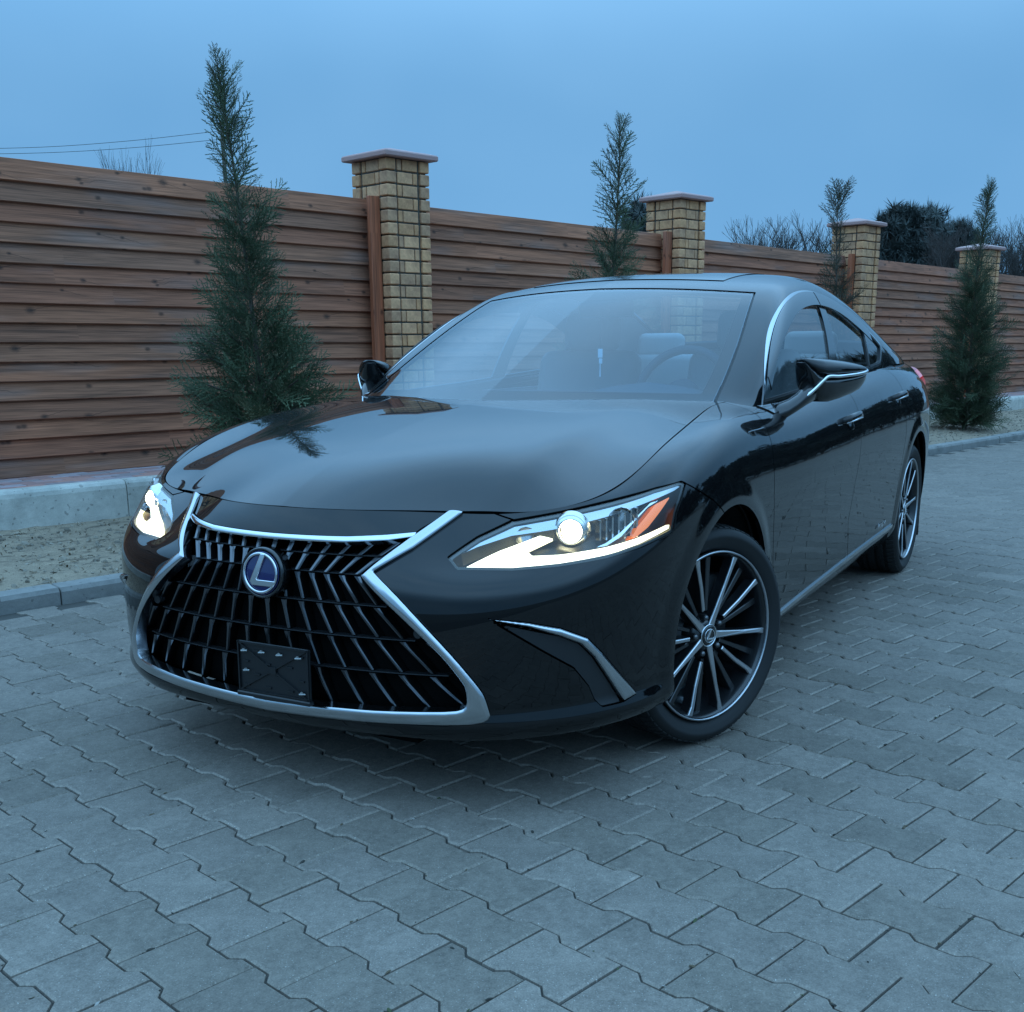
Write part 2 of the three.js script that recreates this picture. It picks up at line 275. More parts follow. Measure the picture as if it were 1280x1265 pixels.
{ // low retaining wall of rounded concrete stones, and the brick strip on top of it
  const wall = thing('retaining_wall', 'low wall of rounded pale concrete kerb stones below the wooden fence', 'wall'); wall.rotation.y = ROT;
  const P = [[0, -0.3], [0, -0.052], [0.006, -0.026], [0.018, -0.010], [0.036, -0.002], [0.055, 0], [0.085, 0], [0.085, -0.3]];
  const geos = [0.05, 0.38, 0.71].map((u) => profileStone(1, P, u)), R = rng(41);
  for (let i = -3; i < 33; i++) { const t = i + 0.52, m = part(numbered('wall_stone'), geos[Math.floor(R() * 3)], wallStoneMat, wall); m.position.set(t, LEDGE(t) + (R() - 0.5) * 0.006, -4.215 + (R() - 0.5) * 0.006); m.rotation.z = -0.0036; }
  const strip = struct('brick_strip'); strip.rotation.y = ROT;
  const bg = [chamferBox(0.195, 0.06, 0.094, 0.004)], mats = [[0.36, 0.2, 0.18], [0.42, 0.27, 0.26], [0.3, 0.24, 0.24], [0.38, 0.3, 0.31], [0.46, 0.24, 0.2]].map(([r, g, b]) => std({ color: col(r, g, b), map: null, bumpMap: concreteBump, bumpScale: 0.0015, roughness: 0.85 }));
  let count = 0; const far = [];
  for (let i = -16; i < 140; i++) for (let k = 0; k < 7; k++) {
    const t = i * 0.2 + (k & 1) * 0.1, n = -4.352 - k * 0.1, y = LEDGE(t) - 0.04 + (R() - 0.5) * 0.004;
    if (t > -0.6 && t < 4.0 && k < 7) { const m = part(numbered('brick'), bg[0], mats[Math.floor(R() * 5)], strip); m.position.set(t, y, n); m.rotation.y = (R() - 0.5) * 0.01; count++; } else far.push([t, y, n]);
  }
  const im = new THREE.InstancedMesh(bg[0], std({ color: col(0.95, 0.95, 0.95), roughness: 0.85 }), far.length); im.name = 'far_bricks'; im.userData = { kind: 'stuff' };
  const d = new THREE.Object3D(); far.forEach(([t, y, n], i) => { d.position.set(t, y, n); d.updateMatrix(); im.setMatrixAt(i, d.matrix); im.setColorAt(i, mats[Math.floor(R() * 5)].color); }); strip.add(im);
  part('strip_bed', new THREE.BoxGeometry(36, 0.2, 0.68).translate(14.5, 0, -4.7).applyMatrix4(new THREE.Matrix4().makeRotationZ(-0.0036)).translate(0, 0.19, 0), dirtMat, strip);
}
// ---------------------------------------------------------------- brick pillars and board fence
const brickTex = tex(512, 512, (u, v) => {
  const r = 1 + 0.3 * pfbm(u, v, 6, 3.5, 5) + 0.3 * pfbm(u, v, 40, 1.2, 3), s = sstep(0.0, 0.4, pfbm(u, v, 5, 7.9, 4));
  return [lerp(0.58, 0.43, s) * r, lerp(0.305, 0.218, s) * r, lerp(0.158, 0.116, s) * r];
});
const brickMats = [[1, 1, 1], [0.85, 0.86, 0.9], [1.1, 1.06, 0.98], [0.95, 0.9, 0.82], [1.18, 1.17, 1.15]].map(([r, g, b]) => std({ color: col(r, g, b), map: brickTex, bumpMap: concreteBump, bumpScale: 0.0018, roughness: 0.8 }));
const mortarMat = std({ color: col(0.085, 0.075, 0.06), roughness: 0.95 });
const capMat = std({ color: col(0.40, 0.235, 0.215), bumpMap: concreteBump, bumpScale: 0.001, roughness: 0.55 });
const CH = 0.0975; // course height
const uvShift = (g, k) => { const a = g.attributes.uv; for (let i = 0; i < a.count; i++) a.setXY(i, a.getX(i) * 1.3 + k * 0.31, a.getY(i) * 1.3 + k * 0.17); return g; };
const cornerGeos = [0, 1, 2].map((k) => uvShift(boxUV(new RoundedBoxGeometry(0.100, 0.087, 0.100, 2, 0.011)), k)); // bull-nosed corner brick
const longGeos = [0, 1, 2].map((k) => uvShift(chamferBox(0.158, 0.085, 0.05, 0.005), k)), shortGeos = [0, 1].map((k) => uvShift(chamferBox(0.046, 0.085, 0.05, 0.005), k));
function brickPillar(label, t0, k0) {
  const tc = t0 + 0.225, base = LEDGE(tc) - 0.06, top = 2.63 - 0.0115 * (t0 - 3.74);
  const o = thing('brick_pillar', label, 'pillar', [0, 0, 0], 'brick pillars of the fence'); onStreet(o, tc, base, -4.975);
  const rows = Math.round((top - base) / CH), R = rng(100 + k0), H = rows * CH, hidden = [];
  part('core', new THREE.BoxGeometry(0.405, H, 0.405).translate(0, H / 2, 0), mortarMat, o);
  for (let r = 0; r < rows; r++) {
    const y = (r + 0.5) * CH, flip = r & 1;
    for (const [sx, sz] of [[-1, 1], [1, 1], [-1, -1], [1, -1]]) {
      const g = cornerGeos[Math.floor(R() * 3)], m = brickMats[Math.floor(R() * 5)], p = [sx * 0.176 + (R() - 0.5) * 0.004, y, sz * 0.176 + (R() - 0.5) * 0.004];
      if (sx > 0 && sz < 0) hidden.push(g.clone().translate(...p)); else part(numbered('brick'), g, m, o).position.set(...p);
    }
    for (let f = 0; f < 4; f++) { // f 0 front (+z), 1 towards the camera (-x), 2 back, 3 far end
      const a = [0, -Math.PI / 2, Math.PI, Math.PI / 2][f];
      for (const [g, x] of [[longGeos[Math.floor(R() * 3)], flip ? 0.027 : -0.027], [shortGeos[Math.floor(R() * 2)], flip ? -0.084 : 0.084]]) {
        const d = new THREE.Object3D(); d.rotation.y = a; d.position.set(0, y, 0); d.translateX(x); d.translateZ(0.1895 + (R() - 0.5) * 0.003); d.updateMatrix();
        if (f < 2) { const m = part(numbered('brick'), g, brickMats[Math.floor(R() * 5)], o); m.position.copy(d.position); m.rotation.copy(d.rotation); } else hidden.push(g.clone().applyMatrix4(d.matrix));
      }
    }
  }
  const back = part('back_bricks', merged(hidden), brickMats[0], o); back.userData.kind = 'stuff';
  // pyramid cap with a drip edge
  const cap = []; const lay = (s0, s1, y0, y1) => cap.push(new THREE.CylinderGeometry(s1 * Math.SQRT1_2, s0 * Math.SQRT1_2, y1 - y0, 4, 1).rotateY(Math.PI / 4).translate(0, (y0 + y1) / 2, 0).toNonIndexed());
  lay(0.545, 0.56, 0, 0.008); lay(0.56, 0.56, 0.008, 0.036); lay(0.56, 0.545, 0.036, 0.046); lay(0.43, 0.40, 0.046, 0.064); lay(0.545, 0.43, 0.046, 0.0625); lay(0.40, 0.05, 0.064, 0.105);
  for (const g of cap) g.computeVertexNormals();
  part('cap', merged(cap).translate(0, H, 0), capMat, o);
}
const PT = (k) => 3.74 + 3.93 * k;
brickPillar('tall brick pillar with pink cap nearest the camera, left of the windscreen', PT(0), 0);
brickPillar('brick pillar with pink cap rising behind the roof of the black car', PT(1), 1);
brickPillar('brick pillar with pink cap behind the thin conifer right of the car roof', PT(2), 2);
brickPillar('farthest brick pillar, behind the conifer at the right edge', PT(3), 3);
brickPillar('brick pillar at the near end of the fence, outside the frame on the left', PT(-1), 4);
brickPillar('brick pillar beyond the right edge of the frame, last of the row', PT(4), 5);

function fenceBay(label, ta, tb, k0, detail) {
  const o = thing('wooden_fence', label, 'fence', [0, 0, 0], 'wooden fence sections between the pillars'), tc = (ta + tb) / 2, L = tb - ta;
  onStreet(o, tc, 0, -5.0);
  const R = rng(300 + k0), N = 16, y0 = 0.335 - 0.004 * tc, y1 = TOP(tc), pitch = (y1 - y0) / N, sl = 0.006;
  for (let i = 0; i < N; i++) {
    const f = (i + 0.5) / N, g = chamferBox(L, pitch + 0.016, 0.023, 0.003), u = R() * 3, v = R();
    const a = g.attributes.uv; for (let j = 0; j < a.count; j++) a.setXY(j, a.getX(j) / 2.4 + u, a.getY(j) / 0.6 + v);
    // a slight warp along the board
    const p = g.attributes.position; 
    const m = part(numbered('board'), g, woodMats[Math.floor(R() * 5)], o);
    m.position.set(0, lerp(y0, y1, f) - (i === N - 1 ? 0 : 0.004), (R() - 0.5) * 0.004); m.rotation.set(-0.22 + (R() - 0.5) * 0.03, 0, -lerp(0.004, 0.0115, f) + (R() - 0.5) * 0.0016);
  }
  for (const [x, w] of [[L / 2 - 0.05, 0.105], [-L / 2 + 0.03, 0.06]]) {
    const h = y1 - 0.28 + 0.02, g = chamferBox(w, h, 0.045, 0.004); const a = g.attributes.uv; for (let j = 0; j < a.count; j++) { const s = a.getX(j); a.setXY(j, a.getY(j) / 2.4 + k0 * 0.3 + x, s / 0.6 + 0.3 + k0 * 0.21); }
    const m = part(numbered('post'), g, postMat, o); m.position.set(x, 0.28 + h / 2 - (x > 0 ? 0.0115 * L / 2 : -0.0115 * L / 2), x > 0 ? 0.125 : 0.0); 
  }
  part('back_rail', new THREE.BoxGeometry(L, 0.08, 0.03).translate(0, 1.0, -0.06), postMat, o);
  const gap = part('base_board', chamferBox(L, 0.09, 0.03, 0.003), woodMats[1], o); gap.position.set(0, y0 - 0.02, -0.02); gap.rotation.z = -0.004;
}
fenceBay('long wooden fence section of overlapping boards at the left edge, behind the tall conifer', PT(-1) + 0.45, PT(0), 0, true);
fenceBay('wooden fence section between the tall near pillar and the pillar behind the car roof', PT(0) + 0.45, PT(1), 1, true);
fenceBay('short stretch of wooden fence above the car roof, right of the second pillar', PT(1) + 0.45, PT(2), 2);
fenceBay('wooden fence section right of the car, between the two far pillars', PT(2) + 0.45, PT(3), 3);
fenceBay('last wooden fence section in view, cut by the right edge of the frame', PT(3) + 0.45, PT(4), 4);
fenceBay('wooden fence section beyond the right edge of the frame', PT(4) + 0.45, PT(5), 5);
fenceBay('wooden fence section outside the frame, left of the near end pillar', PT(-2) + 0.45, PT(-1), 6);
// ---------------------------------------------------------------- surfaces of the car: B-spline sheets for one half (x > 0), cut into panels, mirrored
function bsplineSheet(rows, { mirrorStart = false, mirrorEnd = false } = {}) { // rows[i][j] = [x, y, z]
  const nu = rows.length, nv = rows[0].length, flip = (r) => r.map(([x, y, z]) => [-x, y, z]);
  const ext = (a, b) => a.map((p, j) => p.map((c, k) => 2 * c - b[j][k]));
  const U = [mirrorStart ? flip(rows[1]) : ext(rows[0], rows[1]), ...rows, mirrorEnd ? flip(rows[nu - 2]) : ext(rows[nu - 1], rows[nu - 2])];
  const G = U.map((r) => [r[0].map((c, k) => 2 * c - r[1][k]), ...r, r[nv - 1].map((c, k) => 2 * c - r[nv - 2][k])]);
  const B = (t) => [(1 - t) ** 3 / 6, (3 * t ** 3 - 6 * t * t + 4) / 6, (-3 * t ** 3 + 3 * t * t + 3 * t + 1) / 6, t ** 3 / 6];
  const at = (u, v) => {
    const i = Math.min(nu - 2, Math.max(0, Math.floor(u))), j = Math.min(nv - 2, Math.max(0, Math.floor(v))), a = B(u - i), b = B(v - j), o = [0, 0, 0];
    for (let m = 0; m < 4; m++) for (let n = 0; n < 4; n++) { const w = a[m] * b[n], q = G[i + m][j + n]; o[0] += w * q[0]; o[1] += w * q[1]; o[2] += w * q[2]; }
    return o;
  };
  return { at, nu: nu - 1, nv: nv - 1, rows };
}
// dense mesh of a sheet: {pos, nrm, uv, idx}; displace(p, n, u, v) may move points
function meshSheet(sheet, step, displace, u0 = 0, u1 = sheet.nu, v0 = 0, v1 = sheet.nv, flip = false, centre = false) {
  const dist = (a, b) => Math.hypot(a[0] - b[0], a[1] - b[1], a[2] - b[2]);
  const us = [], vs = [], N = 12;
  const fill = (list, lo, hi, f) => { let s = lo; list.push(lo); while (s < hi - 1e-9) { const e = Math.min(hi, Math.floor(s + 1e-9) + 1), n = Math.max(1, Math.ceil(f(s, e) / step)); for (let k = 1; k <= n; k++) list.push(s + (e - s) * k / n); s = e; } };
  fill(us, u0, u1, (a, b) => { let m = 0; for (let k = 0; k <= N; k++) { const v = v0 + (v1 - v0) * k / N; m = Math.max(m, dist(sheet.at(a, v), sheet.at(b, v))); } return m; });
  fill(vs, v0, v1, (a, b) => { let m = 0; for (let k = 0; k <= 3 * N; k++) { const u = u0 + (u1 - u0) * k / (3 * N); m = Math.max(m, dist(sheet.at(u, a), sheet.at(u, b))); } return Math.min(m, 0.3); });
  const nu = us.length, nv = vs.length, P = new Float64Array(nu * nv * 3), NR = new Float64Array(nu * nv * 3);
  const set = () => { // normals by central differences over the grid
    for (let i = 0; i < nu; i++) for (let j = 0; j < nv; j++) {
      const a = (Math.min(nu - 1, i + 1) * nv + j) * 3, b = (Math.max(0, i - 1) * nv + j) * 3, c = (i * nv + Math.min(nv - 1, j + 1)) * 3, d = (i * nv + Math.max(0, j - 1)) * 3, o = (i * nv + j) * 3;
      const ux = P[a] - P[b], uy = P[a + 1] - P[b + 1], uz = P[a + 2] - P[b + 2], vx = P[c] - P[d], vy = P[c + 1] - P[d + 1], vz = P[c + 2] - P[d + 2];
      let x = uy * vz - uz * vy, y = uz * vx - ux * vz, z = ux * vy - uy * vx; const l = (flip ? -1 : 1) * (Math.hypot(x, y, z) || 1); NR[o] = x / l; NR[o + 1] = y / l; NR[o + 2] = z / l;
    }
  };
  for (let i = 0; i < nu; i++) for (let j = 0; j < nv; j++) P.set(sheet.at(us[i], vs[j]), (i * nv + j) * 3);
  set();
  if (displace) {
    for (let i = 0; i < nu; i++) for (let j = 0; j < nv; j++) { const o = (i * nv + j) * 3, d = displace([P[o], P[o + 1], P[o + 2]], [NR[o], NR[o + 1], NR[o + 2]], us[i], vs[j]); P[o] += d[0]; P[o + 1] += d[1]; P[o + 2] += d[2]; }
    set();
  }
  const m = { pos: [], nrm: [], uv: [], cut: [], idx: [] };
  for (let i = 0; i < nu; i++) for (let j = 0; j < nv; j++) { const o = (i * nv + j) * 3; m.pos.push([P[o], P[o + 1], P[o + 2]]); m.nrm.push([NR[o], NR[o + 1], NR[o + 2]]); m.uv.push([us[i], vs[j]]); m.cut.push(i === 0 || i === nu - 1 ? (centre ? 1 : 0) : (j === 0 && !centre) || j === nv - 1 ? 1 : 0); }
  for (let i = 0; i + 1 < nu; i++) for (let j = 0; j + 1 < nv; j++) { const a = i * nv + j, b = a + nv; flip ? m.idx.push(a, b + 1, b, a, a + 1, b + 1) : m.idx.push(a, b, b + 1, a, b + 1, a + 1); }
  return m;
}
// keep the part of a mesh where f(p, uv) < 0; new vertices lie on the line f = 0
function clip(m, f) {
  const s = m.pos.map((p, i) => f(p, m.uv[i])), o = { pos: [], nrm: [], uv: [], cut: [], idx: [] }, map = new Int32Array(m.pos.length).fill(-1), edge = new Map();
  const keep = (i) => { if (map[i] < 0) { map[i] = o.pos.length; o.pos.push(m.pos[i]); o.nrm.push(m.nrm[i]); o.uv.push(m.uv[i]); o.cut.push(m.cut[i]); } return map[i]; };
  const mid = (i, j) => {
    if (i > j) [i, j] = [j, i]; const k = i * 4194304 + j; let r = edge.get(k);
    if (r === undefined) {
      const t = Math.min(0.999, Math.max(0.001, s[i] / (s[i] - s[j]))), L = (a, b) => a.map((c, q) => c + (b[q] - c) * t);
      r = o.pos.length; edge.set(k, r); o.pos.push(L(m.pos[i], m.pos[j])); const n = L(m.nrm[i], m.nrm[j]), l = Math.hypot(...n); o.nrm.push(n.map((c) => c / l)); o.uv.push(L(m.uv[i], m.uv[j])); o.cut.push(1);
    }
    return r;
  };
  for (let t = 0; t < m.idx.length; t += 3) {
    const T = [m.idx[t], m.idx[t + 1], m.idx[t + 2]], inn = T.map((i) => s[i] < 0), n = inn[0] + inn[1] + inn[2];
    if (n === 3) o.idx.push(...T.map(keep));
    else if (n === 1) { const k = inn.indexOf(true), a = T[k], b = T[(k + 1) % 3], c = T[(k + 2) % 3]; o.idx.push(keep(a), mid(a, b), mid(c, a)); }
    else if (n === 2) { const k = inn.indexOf(false), a = T[k], b = T[(k + 1) % 3], c = T[(k + 2) % 3], ab = mid(a, b), ca = mid(c, a); o.idx.push(ab, keep(b), keep(c), ab, keep(c), ca); }
  }
  return o;
}
const clips = (m, ...fs) => fs.reduce(clip, m);
// signed distance to a closed polygon (negative inside)
function poly(pts, h = (p) => p[0], v = (p) => p[1]) {
  const n = pts.length;
  return (p) => {
    const x = h(p), y = v(p); let d = Infinity, ins = false;
    for (let i = 0, j = n - 1; i < n; j = i++) {
      const [ax, ay] = pts[j], [bx, by] = pts[i], ex = bx - ax, ey = by - ay, t = Math.max(0, Math.min(1, ((x - ax) * ex + (y - ay) * ey) / (ex * ex + ey * ey || 1))), dx = ax + ex * t - x, dy = ay + ey * t - y;
      d = Math.min(d, dx * dx + dy * dy); if ((ay > y) !== (by > y) && x < (ex * (y - ay)) / ey + ax) ins = !ins;
    }
    return (ins ? -1 : 1) * Math.sqrt(d);
  };
}
const round2 = (pts, closed = true, it = 2) => { // Chaikin, keeping points flagged [x, y, 1]
  for (let k = 0; k < it; k++) { const o = [], n = pts.length; for (let i = 0; i < n; i++) { const a = pts[(i + n - 1) % n], b = pts[i], c = pts[(i + 1) % n]; if (b[2]) o.push(b); else o.push([b[0] * 0.75 + a[0] * 0.25, b[1] * 0.75 + a[1] * 0.25], [b[0] * 0.75 + c[0] * 0.25, b[1] * 0.75 + c[1] * 0.25]); } pts = o; }
  return pts;
};
const sideP = (pts) => poly(pts, (p) => p[2], (p) => p[1]), frontP = (pts) => poly(pts);
const inset = (f, d) => (p, u) => f(p, u) + d, neg = (f) => (p, u) => -f(p, u), both = (f, g) => (p, u) => Math.max(f(p, u), g(p, u)), either = (f, g) => (p, u) => Math.min(f(p, u), g(p, u));
// boundary edges made by cutting, as [a, b] in the triangles' own direction
function rim(m) {
  const c = new Map(), K = (a, b) => a * 4194304 + b;
  for (let t = 0; t < m.idx.length; t += 3) for (let k = 0; k < 3; k++) c.set(K(m.idx[t + k], m.idx[t + (k + 1) % 3]), [m.idx[t + k], m.idx[t + (k + 1) % 3]]);
  const o = []; for (const [k, [a, b]] of c) if (!c.has(K(b, a)) && m.cut[a] && m.cut[b]) o.push([a, b]); return o;
}
// the panel with its edges turned inward by d (and the whole moved outward by lift)
function toGeo(m, { lip = 0.014, lift = 0, mirror = false, thick = 0 } = {}) {
  const pos = [], nrm = [], uv = [], idx = [];
  const add = (p, n, u, d) => { pos.push(p[0] + n[0] * d, p[1] + n[1] * d, p[2] + n[2] * d); nrm.push(...n); uv.push(...u); return pos.length / 3 - 1; };
  m.pos.forEach((p, i) => add(p, m.nrm[i], m.uv[i], lift)); for (const i of m.idx) idx.push(i);
  if (lip > 0) for (const [a, b] of rim(m)) {
    const pa = m.pos[a], pb = m.pos[b], n = m.nrm[a], e = [pb[0] - pa[0], pb[1] - pa[1], pb[2] - pa[2]];
    let o = [e[1] * n[2] - e[2] * n[1], e[2] * n[0] - e[0] * n[2], e[0] * n[1] - e[1] * n[0]]; const l = Math.hypot(...o) || 1; o = o.map((c) => c / l);
    const q = [[pa, m.nrm[a], lift], [pb, m.nrm[b], lift], [pb, m.nrm[b], lift - lip], [pa, m.nrm[a], lift - lip]].map(([p, nn, d]) => { pos.push(p[0] + nn[0] * d, p[1] + nn[1] * d, p[2] + nn[2] * d); nrm.push(...o); uv.push(0, 0); return pos.length / 3 - 1; });
    idx.push(q[0], q[2], q[1], q[0], q[3], q[2]);
  }
  if (thick > 0) { const s = m.pos.length, base = pos.length / 3; m.pos.forEach((p, i) => add(p, m.nrm[i], m.uv[i], lift - thick)); for (let i = base * 3; i < nrm.length; i++) nrm[i] *= -1; for (let t = 0; t < m.idx.length; t += 3) idx.push(base + m.idx[t], base + m.idx[t + 2], base + m.idx[t + 1]); }
  if (mirror) { for (let i = 0; i < pos.length; i += 3) { pos[i] *= -1; nrm[i] *= -1; } for (let i = 0; i < idx.length; i += 3) { const k = idx[i + 1]; idx[i + 1] = idx[i + 2]; idx[i + 2] = k; } }
  const g = new THREE.BufferGeometry(); g.setAttribute('position', new THREE.Float32BufferAttribute(pos, 3)); g.setAttribute('normal', new THREE.Float32BufferAttribute(nrm, 3)); g.setAttribute('uv', new THREE.Float32BufferAttribute(uv, 2)); g.setIndex(idx); return g;
}
// a half panel and its mirror image joined on the centre plane
const whole = (m, o = {}) => merged([toGeo(m, o), toGeo(m, { ...o, mirror: true })]);
// a ribbon of matter along a chain of points: cross-section w wide, h proud of the surface normal
function band(m, o) { return toGeo(m, { lip: o.h + (o.sink || 0.004), lift: o.h }); }

// --- body wall: stations from the front centre round the corner and along the side to the rear centre; rows from the lower edge up
const wallRow = (x, z, deg, list) => { const a = deg * Math.PI / 180, n = [Math.sin(a), Math.cos(a)]; return list.map(([y, off]) => [x - n[0] * off, y, z - n[1] * off]); };
const WALL = bsplineSheet([
  wallRow(0.00, 0.968, 0, [[0.165, 0.13], [0.19, 0.045], [0.25, 0.008], [0.36, 0], [0.48, 0.004], [0.58, 0.022], [0.63, 0.04], [0.68, 0.058], [0.725, 0.076], [0.757, 0.10]]),
  wallRow(0.20, 0.958, 4, [[0.165, 0.13], [0.19, 0.045], [0.25, 0.008], [0.36, 0], [0.48, 0.004], [0.585, 0.02], [0.635, 0.042], [0.68, 0.066], [0.725, 0.09], [0.756, 0.118]]),
  wallRow(0.38, 0.928, 12, [[0.167, 0.13], [0.192, 0.045], [0.25, 0.008], [0.36, 0], [0.48, 0.002], [0.595, 0.014], [0.64, 0.055], [0.68, 0.10], [0.718, 0.145], [0.75, 0.185]]),
  wallRow(0.53, 0.883, 23, [[0.17, 0.13], [0.196, 0.045], [0.25, 0.008], [0.36, 0.002], [0.48, 0.004], [0.59, 0.012], [0.617, 0.075], [0.652, 0.12], [0.70, 0.165], [0.744, 0.205]]),
  wallRow(0.66, 0.815, 34, [[0.175, 0.13], [0.202, 0.045], [0.252, 0.010], [0.36, 0.006], [0.48, 0.006], [0.592, 0.010], [0.62, 0.06], [0.66, 0.095], [0.705, 0.14], [0.742, 0.195]]),
  wallRow(0.765, 0.725, 45, [[0.18, 0.12], [0.21, 0.04], [0.256, 0.012], [0.36, 0.010], [0.48, 0.008], [0.598, 0.006], [0.63, 0.042], [0.67, 0.07], [0.715, 0.105], [0.756, 0.155]]),
  wallRow(0.842, 0.605, 60, [[0.185, 0.11], [0.215, 0.035], [0.26, 0.012], [0.36, 0.012], [0.49, 0.008], [0.615, 0.003], [0.655, 0.02], [0.70, 0.045], [0.745, 0.078], [0.772, 0.125]]),
  wallRow(0.886, 0.475, 73, [[0.19, 0.10], [0.218, 0.03], [0.265, 0.012], [0.37, 0.012], [0.505, 0.008], [0.64, 0.001], [0.69, 0.012], [0.738, 0.03], [0.785, 0.062], [0.800, 0.118]]),
  wallRow(0.910, 0.335, 81, [[0.19, 0.10], [0.22, 0.03], [0.27, 0.012], [0.38, 0.011], [0.52, 0.007], [0.665, 0.001], [0.73, 0.006], [0.79, 0.022], [0.838, 0.056], [0.852, 0.120]]),
  wallRow(0.921, 0.19, 86, [[0.19, 0.09], [0.22, 0.03], [0.28, 0.012], [0.39, 0.010], [0.53, 0.006], [0.68, 0], [0.765, 0.008], [0.832, 0.032], [0.878, 0.070], [0.887, 0.135]]),
  wallRow(0.927, 0.03, 89, [[0.19, 0.09], [0.22, 0.03], [0.29, 0.012], [0.40, 0.010], [0.54, 0.006], [0.69, 0], [0.79, 0.010], [0.868, 0.038], [0.911, 0.080], [0.914, 0.150]]),
  wallRow(0.930, -0.22, 90, [[0.19, 0.09], [0.22, 0.03], [0.30, 0.014], [0.41, 0.010], [0.55, 0.006], [0.695, 0], [0.80, 0.012], [0.885, 0.042], [0.940, 0.092], [0.948, 0.183]]),
  wallRow(0.931, -0.50, 90, [[0.19, 0.09], [0.225, 0.032], [0.31, 0.018], [0.42, 0.012], [0.56, 0.006], [0.70, 0], [0.81, 0.014], [0.885, 0.046], [0.944, 0.105], [0.973, 0.228]]),
  wallRow(0.932, -0.76, 90, [[0.19, 0.09], [0.228, 0.034], [0.32, 0.022], [0.44, 0.014], [0.57, 0.006], [0.70, 0], [0.81, 0.013], [0.88, 0.044], [0.928, 0.090], [0.951, 0.137]]),
  wallRow(0.932, -1.10, 90, [[0.19, 0.09], [0.23, 0.036], [0.33, 0.024], [0.45, 0.015], [0.58, 0.006], [0.705, 0], [0.815, 0.013], [0.888, 0.044], [0.938, 0.088], [0.962, 0.136]]),
  wallRow(0.932, -1.50, 90, [[0.19, 0.09], [0.235, 0.036], [0.34, 0.024], [0.46, 0.015], [0.59, 0.006], [0.715, 0], [0.828, 0.013], [0.905, 0.044], [0.957, 0.088], [0.98, 0.136]]),
  wallRow(0.932, -1.90, 90, [[0.19, 0.09], [0.24, 0.034], [0.35, 0.022], [0.47, 0.014], [0.60, 0.005], [0.725, 0], [0.84, 0.013], [0.92, 0.044], [0.975, 0.088], [0.999, 0.137]]),
  wallRow(0.933, -2.30, 90, [[0.19, 0.09], [0.245, 0.030], [0.35, 0.018], [0.48, 0.010], [0.61, 0.003], [0.735, 0], [0.85, 0.014], [0.932, 0.044], [0.99, 0.090], [1.016, 0.140]]),
  wallRow(0.933, -2.62, 90, [[0.19, 0.09], [0.25, 0.026], [0.35, 0.014], [0.48, 0.007], [0.61, 0.002], [0.735, 0], [0.855, 0.014], [0.94, 0.046], [1.000, 0.096], [1.030, 0.152]]),
  wallRow(0.930, -2.92, 91, [[0.20, 0.09], [0.25, 0.026], [0.35, 0.013], [0.48, 0.006], [0.61, 0.001], [0.735, 0], [0.855, 0.013], [0.942, 0.048], [1.004, 0.104], [1.036, 0.175]]),
  wallRow(0.918, -3.22, 94, [[0.21, 0.09], [0.26, 0.026], [0.35, 0.012], [0.48, 0.006], [0.61, 0.001], [0.735, 0], [0.855, 0.013], [0.942, 0.050], [1.004, 0.112], [1.038, 0.20]]),
  wallRow(0.885, -3.52, 101, [[0.22, 0.10], [0.27, 0.03], [0.36, 0.010], [0.48, 0.004], [0.61, 0], [0.735, 0.002], [0.855, 0.016], [0.942, 0.052], [1.004, 0.108], [1.038, 0.19]]),
  wallRow(0.800, -3.78, 122, [[0.23, 0.11], [0.28, 0.03], [0.37, 0.008], [0.48, 0], [0.61, 0.004], [0.735, 0.02], [0.855, 0.05], [0.942, 0.075], [1.01, 0.10], [1.045, 0.15]]),
  wallRow(0.62, -3.93, 150, [[0.23, 0.12], [0.28, 0.03], [0.37, 0.006], [0.48, 0], [0.61, 0.012], [0.735, 0.04], [0.855, 0.06], [0.945, 0.065], [1.02, 0.075], [1.055, 0.12]]),
  wallRow(0.32, -4.0, 170, [[0.23, 0.12], [0.28, 0.03], [0.37, 0.006], [0.48, 0], [0.61, 0.012], [0.735, 0.04], [0.855, 0.055], [0.945, 0.055], [1.025, 0.06], [1.062, 0.10]]),
  wallRow(0.0, -4.02, 180, [[0.23, 0.12], [0.28, 0.03], [0.37, 0.006], [0.48, 0], [0.61, 0.012], [0.735, 0.04], [0.855, 0.055], [0.945, 0.055], [1.025, 0.06], [1.065, 0.10]]),
], { mirrorStart: true, mirrorEnd: true });
const ARCH = [[0.0, 0.340, 0.366], [-2.87, 0.345, 0.368]]; // z, y, radius of the wheel openings
const wallMesh = meshSheet(WALL, 0.0085, (p, n) => {
  let d = 0;
  if (p[0] > 0.6) for (const [z, y, r] of ARCH) { const k = Math.hypot(p[2] - z, p[1] - y) - r; if (k > -0.05 && k < 0.14) d += 0.007 * (1 - sstep(0.012, 0.075, k)); }
  d += 0.00016 * noise(p[0] * 9 + 4, p[1] * 13, p[2] * 13) + 0.0006 * noise(p[0] * 3, p[1] * 4, p[2] * 3 + 7); // pressed steel is never quite even
  return [n[0] * d, n[1] * d, n[2] * d];
});
